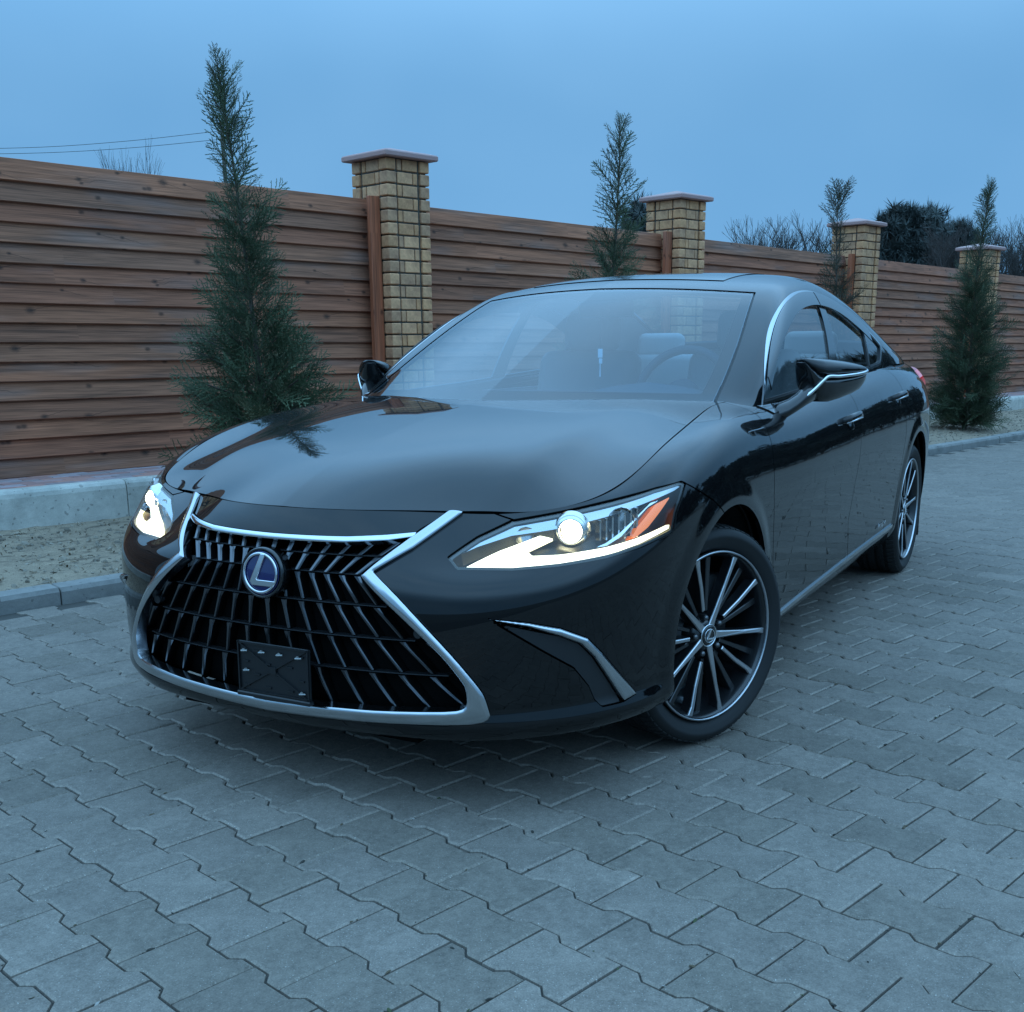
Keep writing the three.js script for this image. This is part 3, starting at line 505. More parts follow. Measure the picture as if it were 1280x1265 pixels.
// --- greenhouse: stations from the cowl over the roof to the boot; rows from the centre line out over the pillar and down the side glass
const ghRow = (c, w, r, t, g, b) => {
  const q = (k) => [w[0] * k, lerp(c[0], w[1], k * k), lerp(c[1], w[2], k * k)];
  return [[0, c[0], c[1]], q(0.3), q(0.58), q(0.83), w, r, t, g, b];
};
const GREEN = bsplineSheet([
  ghRow([0.955, -0.10], [0.735, 0.935, -0.415], [0.785, 0.93, -0.47], [0.80, 0.925, -0.53], [0.802, 0.925, -0.55], [0.804, 0.92, -0.57]),
  ghRow([0.995, -0.20], [0.713, 0.975, -0.518], [0.757, 0.97, -0.56], [0.793, 0.957, -0.61], [0.798, 0.95, -0.62], [0.80, 0.945, -0.63]),
  ghRow([1.045, -0.32], [0.706, 1.028, -0.63], [0.743, 1.032, -0.66], [0.782, 1.02, -0.69], [0.792, 0.985, -0.70], [0.80, 0.947, -0.71]),
  ghRow([1.185, -0.635], [0.672, 1.15, -0.865], [0.706, 1.155, -0.885], [0.756, 1.152, -0.91], [0.786, 1.05, -0.93], [0.80, 0.95, -0.95]),
  ghRow([1.295, -0.90], [0.627, 1.262, -1.085], [0.660, 1.268, -1.105], [0.712, 1.262, -1.13], [0.766, 1.11, -1.16], [0.798, 0.957, -1.19]),
  ghRow([1.372, -1.125], [0.590, 1.344, -1.27], [0.622, 1.347, -1.29], [0.684, 1.326, -1.33], [0.758, 1.14, -1.36], [0.797, 0.965, -1.39]),
  ghRow([1.408, -1.29], [0.545, 1.384, -1.42], [0.597, 1.382, -1.44], [0.670, 1.349, -1.48], [0.755, 1.155, -1.51], [0.796, 0.975, -1.54]),
  ghRow([1.440, -1.62], [0.525, 1.420, -1.69], [0.590, 1.402, -1.70], [0.666, 1.358, -1.72], [0.755, 1.165, -1.74], [0.796, 0.988, -1.76]),
  ghRow([1.446, -1.97], [0.525, 1.424, -2.0], [0.594, 1.400, -2.01], [0.675, 1.338, -2.04], [0.752, 1.17, -2.06], [0.795, 1.003, -2.08]),
  ghRow([1.424, -2.30], [0.535, 1.392, -2.34], [0.608, 1.360, -2.35], [0.700, 1.276, -2.38], [0.757, 1.15, -2.39], [0.791, 1.02, -2.40]),
  ghRow([1.348, -2.70], [0.555, 1.312, -2.71], [0.632, 1.276, -2.72], [0.733, 1.182, -2.75], [0.768, 1.105, -2.75], [0.786, 1.03, -2.75]),
  ghRow([1.235, -3.08], [0.585, 1.21, -3.06], [0.656, 1.18, -3.07], [0.735, 1.11, -3.08], [0.758, 1.075, -3.08], [0.772, 1.038, -3.08]),
  ghRow([1.135, -3.38], [0.61, 1.115, -3.34], [0.67, 1.095, -3.35], [0.722, 1.07, -3.35], [0.738, 1.055, -3.35], [0.745, 1.03, -3.35]),
  ghRow([1.055, -3.60], [0.62, 1.045, -3.56], [0.66, 1.04, -3.56], [0.70, 1.035, -3.55], [0.71, 1.03, -3.55], [0.712, 1.02, -3.55]),
]);
const greenMesh = meshSheet(GREEN, 0.012, null, 0, GREEN.nu, 0, GREEN.nv, true, true);
// --- bonnet: a sheet over (x, z), trimmed along the upper edge of the body wall
const hoodCol = (z, list) => list.map(([x, y]) => [x, y, z]);
const HOOD = bsplineSheet([
  hoodCol(1, [[0, 0.685], [0.18, 0.683], [0.34, 0.66], [0.46, 0.61], [0.52, 0.58], [0.6, 0.53], [0.72, 0.46], [0.9, 0.4]]),
  hoodCol(0.86, [[0, 0.758], [0.18, 0.754], [0.34, 0.728], [0.46, 0.69], [0.52, 0.668], [0.6, 0.64], [0.72, 0.6], [0.9, 0.57]]),
  hoodCol(0.72, [[0, 0.822], [0.18, 0.819], [0.34, 0.804], [0.46, 0.778], [0.52, 0.758], [0.6, 0.722], [0.72, 0.695], [0.9, 0.68]]),
  hoodCol(0.56, [[0, 0.866], [0.18, 0.864], [0.34, 0.857], [0.46, 0.844], [0.52, 0.83], [0.6, 0.796], [0.72, 0.768], [0.9, 0.755]]),
  hoodCol(0.38, [[0, 0.901], [0.18, 0.899], [0.34, 0.893], [0.46, 0.882], [0.52, 0.87], [0.6, 0.841], [0.72, 0.824], [0.9, 0.82]]),
  hoodCol(0.16, [[0, 0.938], [0.18, 0.936], [0.34, 0.931], [0.46, 0.923], [0.52, 0.914], [0.6, 0.896], [0.72, 0.887], [0.9, 0.89]]),
  hoodCol(-0.08, [[0, 0.97], [0.18, 0.968], [0.34, 0.963], [0.46, 0.957], [0.52, 0.951], [0.6, 0.94], [0.72, 0.93], [0.9, 0.93]]),
  hoodCol(-0.34, [[0, 0.993], [0.18, 0.992], [0.34, 0.988], [0.46, 0.982], [0.52, 0.978], [0.6, 0.97], [0.72, 0.959], [0.9, 0.95]]),
  hoodCol(-0.62, [[0, 1.012], [0.18, 1.01], [0.34, 1.006], [0.46, 1], [0.52, 0.996], [0.6, 0.99], [0.72, 0.98], [0.9, 0.97]]),
]);
const hoodMesh = meshSheet(HOOD, 0.0085, null, 0, HOOD.nu, 0, HOOD.nv, true, true);
// the shut line: the wall's upper edge seen from above
const hoodEdge = []; for (let k = 0; k <= 120; k++) { const p = WALL.at(12.05 * k / 120, WALL.nv); hoodEdge.push([p[0], p[2], p[1]]); }
// ---------------------------------------------------------------- the car
const paint = phy({ color: col(0.0022, 0.0025, 0.003), roughness: 0.4, specularIntensity: 0.02, clearcoat: 1, clearcoatRoughness: 0.012 });
const glossBlack = phy({ color: col(0.006, 0.0065, 0.007), roughness: 0.12, clearcoat: 0.6, clearcoatRoughness: 0.03 });
const satinBlack = std({ color: col(0.012, 0.0125, 0.0135), roughness: 0.5 });
const innerBlack = phy({ color: col(0.005, 0.005, 0.005), roughness: 0.9, specularIntensity: 0 });
const chrome = std({ color: col(0.72, 0.74, 0.76), metalness: 1, roughness: 0.09 });
const satinChrome = std({ color: col(0.53, 0.55, 0.57), metalness: 1, roughness: 0.17 });
const darkChrome = std({ color: col(0.16, 0.165, 0.175), metalness: 1, roughness: 0.24 });
const car = thing('parked_car', 'black four door saloon with lit headlights and chrome spindle grille parked on grey paving', 'car', [0, 0, 0]);
const GAP = 0.0022;
const xy = (p) => p, hy = (p) => [(p[0] - p[2]) * Math.SQRT1_2, p[1]]; // the front is drawn seen from ahead, its corners from 45 degrees
const cornerP = (pts) => poly(pts.map(hy), (p) => (p[0] - p[2]) * Math.SQRT1_2, (p) => p[1]);
const sub = (m, ulo, uhi) => { const o = { pos: m.pos, nrm: m.nrm, uv: m.uv, cut: m.cut, idx: [] }; for (let t = 0; t < m.idx.length; t += 3) { const u = m.uv[m.idx[t]][0]; if (u >= ulo && u <= uhi) o.idx.push(m.idx[t], m.idx[t + 1], m.idx[t + 2]); } return clip(o, () => -1); };
const arches = ARCH.map(([z, y, r]) => (p) => (p[0] < 0.5 ? 1 : Math.hypot(p[2] - z, p[1] - y) - r));
const noArch = (p) => Math.max(-arches[0](p), -arches[1](p));
// outlines on the front, seen from ahead (right half; the left is its mirror image)
const gOuter = frontP(round2([[-0.4, 0.236, 1], [0, 0.236, 1], [0.28, 0.243, 1], [0.50, 0.248, 1], [0.605, 0.256], [0.596, 0.315], [0.584, 0.347], [0.515, 0.443], [0.40, 0.564], [0.318, 0.618, 1], [0.384, 0.668, 1], [0.452, 0.744, 1], [0.428, 0.757, 1], [-0.4, 0.757, 1]]));
const gInner = frontP(round2([[-0.4, 0.268, 1], [0, 0.268, 1], [0.33, 0.277, 1], [0.50, 0.286, 1], [0.555, 0.292], [0.555, 0.345], [0.543, 0.370], [0.498, 0.434], [0.399, 0.526], [0.291, 0.608, 1], [0.341, 0.662, 1], [0.428, 0.757, 1], [-0.4, 0.757, 1]]));
const noseP = frontP([[-0.4, 0.694], [0, 0.694], [0.22, 0.695], [0.31, 0.699], [0.372, 0.705], [0.376, 0.712], [0.42, 0.747], [0.46, 0.80], [-0.4, 0.80]]); // painted piece above the grille
const barP = frontP([[-0.4, 0.680], [0, 0.680], [0.22, 0.681], [0.32, 0.6865], [0.372, 0.694], [0.372, 0.703], [0.31, 0.698], [0.22, 0.694], [0, 0.693], [-0.4, 0.693]]);
const HL = [[0.500, 0.628, 0.807], [0.468, 0.651, 0.795], [0.512, 0.695, 0.725], [0.575, 0.731, 0.664], [0.658, 0.748, 0.608], [0.775, 0.774, 0.5], [0.848, 0.795, 0.394], [0.882, 0.803, 0.30], [0.8875, 0.797, 0.285], [0.893, 0.731, 0.359], [0.896, 0.684, 0.388], [0.858, 0.662, 0.517], [0.81, 0.649, 0.604], [0.723, 0.636, 0.692], [0.623, 0.628, 0.753]];
const hlP = cornerP(HL);
const corner = (p) => p[2] > -0.1 ? -1 : 1;
// shut lines on the side, (z, y)
const bumperLine = [[0.055, 0.60], [0.055, 0.66], [0.085, 0.695], [0.15, 0.738], [0.283, 0.796], [0.34, 0.79], [0.42, 0.77], [0.52, 0.745], [0.62, 0.718], [0.662, 0.718], [0.662, 1.3]];
const fenderP = sideP([...bumperLine, [-0.478, 1.3], [-0.478, 0.93], [-0.44, 0.87], [-0.405, 0.78], [-0.396, 0.69], [-0.42, 0.55], [-0.452, 0.43], [-0.53, 0.25], [-0.56, 0.2], [-0.56, 0], [0.055, 0]]);
const frontDoorP = sideP([[-0.478, 1.3], [-0.478, 0.93], [-0.44, 0.87], [-0.405, 0.78], [-0.396, 0.69], [-0.42, 0.55], [-0.452, 0.43], [-0.53, 0.25], [-1.60, 0.276], [-1.56, 0.34], [-1.497, 0.452], [-1.53, 0.60], [-1.575, 0.705], [-1.611, 0.822], [-1.64, 0.93], [-1.66, 1.3]]);
const rearDoorP = sideP([[-1.60, 0.276], [-1.56, 0.34], [-1.497, 0.452], [-1.53, 0.60], [-1.575, 0.705], [-1.611, 0.822], [-1.64, 0.93], [-1.66, 1.3], [-2.63, 1.3], [-2.60, 1.0], [-2.56, 0.88], [-2.525, 0.72], [-2.462, 0.56], [-2.44, 0.40], [-2.43, 0.298]]);
const sillP = sideP([[-0.30, -0.1], [-0.30, 0.246], [-0.53, 0.25], [-1.60, 0.276], [-2.43, 0.298], [-2.60, 0.31], [-2.60, -0.1]]);
const rearZ = (p) => p[2] + 2.4;
const bumperBand = (p) => Math.max(-(p[2] - 0.055), -1); // everything ahead of the front axle's plane

// the bumper's wall gets a ledge along its lower edge
const bumperMesh = meshSheet(WALL, 0.0075, (p, n, u) => {
  let d = 0; if (p[0] > 0.6) { const k = Math.hypot(p[2] - ARCH[0][0], p[1] - ARCH[0][1]) - ARCH[0][2]; if (k > -0.05 && k < 0.14) d += 0.007 * (1 - sstep(0.012, 0.075, k)); }
  const y = p[1] - 0.012 * sstep(0.5, 0.9, p[0]); d += 0.017 * (1 - sstep(0.236, 0.285, y)) * sstep(0.185, 0.222, y) * sstep(0.30, 0.46, p[2]) * sstep(0.10, 0.5, p[0]);
  return [n[0] * d, n[1] * d, n[2] * d];
}, 0, 11.4);
const fogTrim = [[0.600, 0.519, 0.835], [0.683, 0.507, 0.783], [0.742, 0.488, 0.729], [0.788, 0.456, 0.673], [0.812, 0.412, 0.636], [0.838, 0.338, 0.572], [0.855, 0.283, 0.52], [0.836, 0.272, 0.566], [0.818, 0.342, 0.614], [0.797, 0.405, 0.655], [0.775, 0.443, 0.686], [0.742, 0.468, 0.729], [0.683, 0.497, 0.783]];
const fogPanel = [[0.615, 0.510, 0.830], [0.742, 0.468, 0.729], [0.775, 0.443, 0.686], [0.797, 0.405, 0.655], [0.818, 0.342, 0.614], [0.836, 0.272, 0.566], [0.807, 0.272, 0.627], [0.797, 0.292, 0.646], [0.789, 0.33, 0.662], [0.766, 0.383, 0.699], [0.713, 0.432, 0.758]];
const fogTrimP = cornerP(fogTrim), fogPanelP = cornerP(fogPanel), fogAll = either(fogTrimP, fogPanelP);
const inBumper = (p, u) => Math.max(fenderP(p) <= 0 ? 1 : -fenderP(p), -arches[0](p), p[2] > 0.05 ? -1 : 0.05 - p[2] + 1e-3);
{
  const base = clips(bumperMesh, (p) => 0.05 - p[2], inset(neg(fenderP), GAP), neg(arches[0]));
  const bumper = clips(base, inset(neg(gOuter), 0.001), inset(neg(hlP), GAP), inset(neg(fogAll), GAP));
  part('front_bumper', whole(bumper, { lip: 0.02 }), paint, car);
  const nose = clips(base, inset(noseP, GAP * 0.7));
  part('nose_panel', whole(nose), paint, car);
  for (const mirror of [false, true]) {
    part('intake_panel', toGeo(clips(base, inset(fogPanelP, GAP)), { lift: -0.006, mirror, lip: 0.012 }), satinBlack, car);
    // the trim: rounded by its distance from the edge
    const fine = meshSheet(WALL, 0.003, null, 3.2, 7.6, 0.9, 5.2), t = clips(fine, fogTrimP);
    const lifted = { ...t, pos: t.pos.map((p, i) => { const d = -fogTrimP(p), h = 0.009 * Math.sqrt(Math.max(0, 1 - (1 - Math.min(1, d / 0.009)) ** 2)) + 0.001; return p.map((c, k) => c + t.nrm[i][k] * h); }) };
    const g = toGeo(lifted, { lip: 0.012, mirror }); g.computeVertexNormals(); part('bumper_trim', g, satinChrome, car);
  }
}
// fenders, doors, rear quarters, sills
const doors = [];
for (const mirror of [false, true]) {
  const fender = clips(sub(wallMesh, 3.2, 13.2), inset(fenderP, GAP), inset(neg(sillP), GAP), neg(arches[0]), inset(neg(hlP), GAP), (p) => 0.05 - p[2] > 0 ? p[2] - 2 : fenderP(p));
  part('front_fender', toGeo(fender, { mirror }), paint, car);
  const fd = part('front_door', toGeo(clips(sub(wallMesh, 11, 16.5), inset(frontDoorP, GAP)), { mirror }), paint, car);
  const rd = part('rear_door', toGeo(clips(sub(wallMesh, 14, 19.5), inset(rearDoorP, GAP), neg(arches[1])), { mirror }), paint, car);
  doors.push([fd, rd, mirror ? -1 : 1]);
  part('sill', toGeo(clips(sub(wallMesh, 9, 19.5), inset(sillP, GAP * 0.5), noArch), { mirror }), paint, car);
  part('rear_quarter', toGeo(clips(sub(wallMesh, 17, 30), (p) => p[2] + 2.40, inset(neg(rearDoorP), GAP), inset(neg(sillP), GAP * 0.5), neg(arches[1])), { mirror }), paint, car);
  const sillTrim = clips(meshSheet(WALL, 0.006, null, 11.5, 18.5, 0, 3), (p) => Math.abs(p[1] - lerp(0.256, 0.30, (-0.53 - p[2]) / 1.9)) - 0.0085, (p) => p[2] + 0.50, (p) => -2.44 - p[2]);
  part('sill_trim', toGeo(sillTrim, { lift: 0.006, lip: 0.012, mirror }), chrome, car);
}
// bonnet: drawn down to meet the wall's edge, trimmed 3 mm inside it
{
  const fit = hoodMesh.pos.map((p, i) => {
    let best = 1e9, k = 0; hoodEdge.forEach((e, q) => { const d = (e[0] - Math.abs(p[0])) ** 2 + (e[1] - p[2]) ** 2; if (d < best) { best = d; k = q; } });
    return [best, k];
  });
  const hoodAt = (x, z) => { let best = 1e9, y = 0; hoodMesh.pos.forEach((p) => { const d = (p[0] - x) ** 2 + (p[2] - z) ** 2; if (d < best) { best = d; y = p[1]; } }); return y; };
  const delta = hoodEdge.map((e) => e[2] - hoodAt(e[0], e[1])), sm = delta.map((_, i) => { let s = 0, w = 0; for (let k = -8; k <= 8; k++) { const j = Math.min(delta.length - 1, Math.abs(i + k)); const g = Math.exp(-k * k / 20); s += g * delta[j]; w += g; } return s / w; });
  hoodMesh.pos.forEach((p, i) => { let a = 0, w = 1e-12; hoodEdge.forEach((e, q) => { const g = Math.exp(-((e[0] - Math.abs(p[0])) ** 2 + (e[1] - p[2]) ** 2) / 0.006); a += g * sm[q]; w += g; }); p[1] += a / w * Math.exp(-fit[i][0] / (0.16 * 0.16)); });
  { const nuv = new Map(); hoodMesh.nrm = recomputeNormals(hoodMesh); }
  const outline = [[-0.3, 0.862], ...hoodEdge.filter((_, i) => i % 2 === 0).map(([x, z]) => [x, z]), [0.70, -0.53], [0.60, -0.44], [0.40, -0.35], [0.2, -0.30], [0, -0.285], [-0.3, -0.285]];
  const hoodP = poly(outline, (p) => p[0], (p) => p[2]);
  part('bonnet', whole(clips(hoodMesh, inset(hoodP, 0.0045)), { lip: 0.02 }), paint, car);
  const cowl = clips(hoodMesh, (p) => hoodP(p) < 0 ? 1 : -hoodP(p), (p) => p[2] + 0.24, (p) => p[0] - 0.70);
  part('cowl', whole(clips(hoodMesh, (p) => p[2] + 0.20, (p) => -0.62 - p[2], (p) => p[0] - 0.70), { lift: -0.02, lip: 0 }), satinBlack, car);
}
function recomputeNormals(m) {
  const n = m.pos.map(() => [0, 0, 0]);
  for (let t = 0; t < m.idx.length; t += 3) { const [a, b, c] = [m.idx[t], m.idx[t + 1], m.idx[t + 2]], A = m.pos[a], B = m.pos[b], C = m.pos[c], u = [B[0] - A[0], B[1] - A[1], B[2] - A[2]], v = [C[0] - A[0], C[1] - A[1], C[2] - A[2]], q = [u[1] * v[2] - u[2] * v[1], u[2] * v[0] - u[0] * v[2], u[0] * v[1] - u[1] * v[0]]; for (const i of [a, b, c]) for (let k = 0; k < 3; k++) n[i][k] += q[k]; }
  return n.map((q, i) => { const l = Math.hypot(...q) || 1; const r = q.map((c) => c / l); if (m.pos[i][0] < 1e-6 && m.nrm[i][0] * 0 === 0 && Math.abs(m.pos[i][0]) < 1e-6) { r[0] = 0; const k = Math.hypot(...r); return r.map((c) => c / k); } return r; });
}
// dark inner shell, floor and wheel houses
part('inner_body', merged([whole(clips(wallMesh, noArch, (p) => (p[2] > 0.3 ? gOuter(p) < 0.01 || hlP(p) < 0.02 ? 1 : -1 : -1)), { lift: -0.045, lip: 0 }), new THREE.BoxGeometry(1.62, 0.03, 3.2).translate(0, 0.195, -1.9), new THREE.BoxGeometry(1.1, 0.03, 1.0).translate(0, 0.19, 0.1), new THREE.BoxGeometry(0.8, 0.03, 0.3).translate(0, 0.19, 0.7), new THREE.BoxGeometry(1.1, 0.42, 0.03).translate(0, 0.42, 0.5), new THREE.BoxGeometry(1.06, 0.6, 0.03).translate(0, 0.5, 0.0)]), innerBlack, car);
for (const s of [-1, 1]) for (const [z, y, r] of ARCH) {
  // an arched lining: open below
  const R = r + 0.012, half = Math.acos(-Math.max(-1, (0.20 - y) / R)) , a0 = Math.PI - half;
  const lin = []; const N = 40, A = Math.PI - Math.asin((y - 0.20) / R) - Math.PI / 2;
  const pos = [], ring = (k) => { const a = lerp(-A, A, k / N) ; return [y + R * Math.cos(a), z + R * Math.sin(a)]; };
  for (let k = 0; k < N; k++) { const [y0, z0] = ring(k), [y1, z1] = ring(k + 1), xo = s * 0.895, xi = s * 0.56; pos.push(xo, y0, z0, xi, y0, z0, xi, y1, z1, xo, y0, z0, xi, y1, z1, xo, y1, z1, xi, y0, z0, xi, y, z, xi, y1, z1); }
  { const [yb, zb] = ring(N), [ya, za] = ring(0), xi = s * 0.56; pos.push(xi, y, z, xi, ya, za, xi, yb, zb); }
  const g = new THREE.BufferGeometry(); g.setAttribute('position', new THREE.Float32BufferAttribute(pos, 3)); g.computeVertexNormals();
  part('wheel_house', g, std({ color: col(0.008, 0.008, 0.008), roughness: 0.95, side: THREE.DoubleSide }), car);
}
// greenhouse
const glassFront = phy({ color: col(0.52, 0.74, 0.88), transmission: 1, thickness: 0, roughness: 0.0, ior: 1.72, metalness: 0 });
const glassSide = phy({ color: col(0.80, 0.88, 0.92), transmission: 1, thickness: 0, roughness: 0.0, ior: 2.1 });
const DLO = round2([[-0.648, 0.947, 1], [-0.685, 0.99], [-0.765, 1.068], [-0.93, 1.172], [-1.11, 1.256], [-1.31, 1.316], [-1.52, 1.346], [-1.76, 1.352], [-2.02, 1.324], [-2.29, 1.256], [-2.52, 1.184], [-2.655, 1.132, 1], [-2.635, 1.095], [-2.56, 1.045, 1], [-2.50, 1.035, 1], [-2.10, 1.014, 1], [-1.76, 0.997, 1], [-1.40, 0.978, 1], [-1.0, 0.962, 1]], true, 3);
const dloP = sideP(DLO), TRIM = 0.0095;
const topLine = DLO.filter(([z, y]) => y > 1.0 + 0.06 * ((-z) / 2.6) && z < -0.70), visorD = (p) => { let d = 1e9; for (let i = 1; i < topLine.length; i++) { const [ax, ay] = topLine[i - 1], [bx, by] = topLine[i], ex = bx - ax, ey = by - ay, t = Math.max(0, Math.min(1, ((p[2] - ax) * ex + (p[1] - ay) * ey) / (ex * ex + ey * ey))); d = Math.min(d, Math.hypot(ax + ex * t - p[2], ay + ey * t - p[1])); } return d; };
const wsU0 = 0.4, wsU1 = 4.86, wsV = 3.86, roofU1 = 9.2, rearU1 = 11.7;
const uvIn = (ulo, uhi, vlo, vhi) => (p, u) => Math.max(ulo - u[0], u[0] - uhi, (vlo - u[1]), (u[1] - vhi)) * 0.2;
const sideGlass = (p) => (p[0] < 0.4 ? 1 : dloP(p));
{
  part('windscreen', whole(clips(greenMesh, (p, u) => Math.max(wsU0 - u[0], u[0] - wsU1) * 0.25 + 0.001, (p, u) => (u[1] - wsV) * 0.05 + 0.0012), { lip: 0, lift: -0.002 }), glassFront, car);
  const frit = clips(greenMesh, (p, u) => Math.max(wsU0 - u[0], u[0] - wsU1) * 0.25 + 0.001, (p, u) => (u[1] - wsV) * 0.05 + 0.0012, (p, u) => -Math.max((u[1] - 3.45) * 0.2, (1.32 - u[0]) * 0.25, (u[0] - 4.70) * 0.25));
  part('windscreen_border', whole(frit, { lip: 0, lift: -0.007 }), innerBlack, car);
  part('windscreen_seal', whole(clips(greenMesh, (p, u) => Math.max(wsU0 - u[0], u[0] - 4.95) * 0.25, (p, u) => (u[1] - 3.95) * 0.05, (p, u) => -Math.max((u[0] - 4.80) * 0.25, (u[1] - 3.80) * 0.05)), { lip: 0, lift: -0.006 }), satinBlack, car);
  const roofHole = (p, u) => (u[1] > 4.2 ? -1 : Math.max(Math.max(wsU0 - 2 - u[0], u[0] - 4.92) * 0.25, (u[1] - 3.93) * 0.05));
  const rearHole = (p, u) => Math.max(Math.max(9.2 - u[0], u[0] - 11.7) * 0.3, (u[1] - 3.85) * 0.05);
  const shell = clips(greenMesh, (p, u) => -Math.max(Math.max(-2 - u[0], u[0] - 4.92) * 0.25, (u[1] - 3.93) * 0.05), neg(rearHole), neg(sideGlass), (p) => (p[2] > -0.655 ? 0.932 - p[1] : -1));
  part('roof_and_pillars', whole(shell, { lip: 0.012 }), paint, car);
  part('headlining', whole(clips(greenMesh, (p, u) => Math.max(5.0 - u[0], u[0] - 9.1), (p, u) => u[1] - 5), { lip: 0, lift: -0.03 }), std({ color: col(0.05, 0.05, 0.05), roughness: 0.95 }), car);
  part('rear_window', whole(clips(greenMesh, (p, u) => rearHole(p, u) + 0.001), { lip: 0, lift: -0.002 }), glassSide, car);
  // sunroof outline: a pane set in the roof
  const pane = (d) => (p, u) => Math.max(Math.max(5.7 - u[0], u[0] - 7.6) * 0.27, p[0] - 0.42) + d;
  part('roof_panel', whole(clips(sub(greenMesh, 5, 9), pane(0.002)), { lip: 0.004, lift: 0.0025 }), glossBlack, car);
}
const greenFine = meshSheet(GREEN, 0.0055, null, 0.5, 12, 4.5, 8, true, false);
for (const [fd, rd, s] of doors) {
  const mirror = s < 0, inner = inset(dloP, TRIM), fine = greenFine;
  // glass panes, black posts between them, chrome frame, smoked rain visors
  const bp = (z0, z1, dz) => (p) => { const c = lerp(z0, z1, (p[1] - 1.0) / 0.33); return p[2] - c; };
  const post1a = bp(-1.595, -1.735), post1b = bp(-1.715, -1.82), post2a = bp(-2.285, -2.37), post2b = bp(-2.315, -2.40);
  const pane = (extra, parent, name) => part(name, toGeo(clips(fine, (p) => (p[0] < 0.4 ? 1 : inner(p)), ...extra), { lip: 0, lift: -0.006, mirror }), glassSide, parent);
  pane([neg(post1a)], fd, 'window'); pane([post1b, neg(post2a)], rd, 'window'); pane([post2b], rd, 'quarter_window');
  part('window_post', toGeo(clips(fine, (p) => (p[0] < 0.4 ? 1 : inner(p)), post1a, (p) => -post1b(p)), { lip: 0.008, lift: 0.001, mirror }), glossBlack, rd);
  part('window_post', toGeo(clips(fine, (p) => (p[0] < 0.4 ? 1 : inner(p)), post2a, (p) => -post2b(p)), { lip: 0.008, lift: 0.001, mirror }), satinBlack, rd);
  part('window_trim', toGeo(clips(fine, (p) => (p[0] < 0.4 ? 1 : dloP(p)), (p) => -dloP(p) - TRIM), { lip: 0.008, lift: 0.0028, mirror }), satinChrome, car);
  part('window_seal', toGeo(clips(fine, (p) => (p[0] < 0.4 ? 1 : dloP(p) + TRIM - 0.001), (p) => -dloP(p) - TRIM - 0.008), { lip: 0.01, lift: 0.001, mirror }), satinBlack, car);
  const visor = (za, zb) => clips(fine, (p) => (p[0] < 0.4 ? 1 : inner(p)), (p) => visorD(p) - lerp(0.040, 0.060, sstep(-0.8, -1.2, p[2])), (p) => p[2] - za, (p) => zb - p[2]);
  part('rain_visor', toGeo(visor(-0.745, -1.70), { lip: 0.004, lift: 0.011, mirror }), glossBlack, fd);
  part('rain_visor', toGeo(visor(-1.712, -2.44), { lip: 0.004, lift: 0.011, mirror }), glossBlack, rd);
}
// boot lid: closes the body between rear window and tail
{
  const e = []; for (let k = 0; k <= 60; k++) { const p = WALL.at(19.5 + 6.5 * k / 60, WALL.nv); e.push(p); }
  const rowsB = e.filter((_, i) => i % 6 === 0).map((p) => [p, [p[0] * 0.75, p[1] + 0.012, lerp(p[2], -3.3, 0.12)], [p[0] * 0.5, p[1] + 0.02, lerp(p[2], -3.3, 0.3)], [p[0] * 0.25, p[1] + 0.022, lerp(p[2], -3.3, 0.55)], [0, p[1] + 0.022, lerp(p[2], -3.3, 0.8)]]);
  part('boot_lid', whole(meshSheet(bsplineSheet(rowsB), 0.03, null, 0, rowsB.length - 1, 0, 4, false, true), { lip: 0 }), paint, car);
}
// ---------------------------------------------------------------- grille, badge, lamps
function wallXY(x, y, v0 = 4) { // the point of the front wall seen at (x, y) from ahead
  let u = Math.min(6, Math.max(0, x / 0.17)), v = v0;
  for (let k = 0; k < 25; k++) {
    const p = WALL.at(u, v), a = WALL.at(u + 0.01, v), b = WALL.at(u, v + 0.01), fx = p[0] - x, fy = p[1] - y;
    const xu = (a[0] - p[0]) * 100, yu = (a[1] - p[1]) * 100, xv = (b[0] - p[0]) * 100, yv = (b[1] - p[1]) * 100, D = xu * yv - xv * yu || 1e-6;
    u -= Math.max(-0.6, Math.min(0.6, (fx * yv - xv * fy) / D)); v -= Math.max(-0.8, Math.min(0.8, (xu * fy - fx * yu) / D));
    u = Math.max(0, Math.min(7, u)); v = Math.max(0.2, Math.min(9, v));
  }
  return WALL.at(u, v);
}
const grilleMat = std({ color: col(0.13, 0.135, 0.145), metalness: 1, roughness: 0.3 }), ledgeMat = std({ color: col(0.012, 0.0125, 0.014), metalness: 0.3, roughness: 0.45 });
const grille = new THREE.Group(); grille.name = 'grille'; car.add(grille);
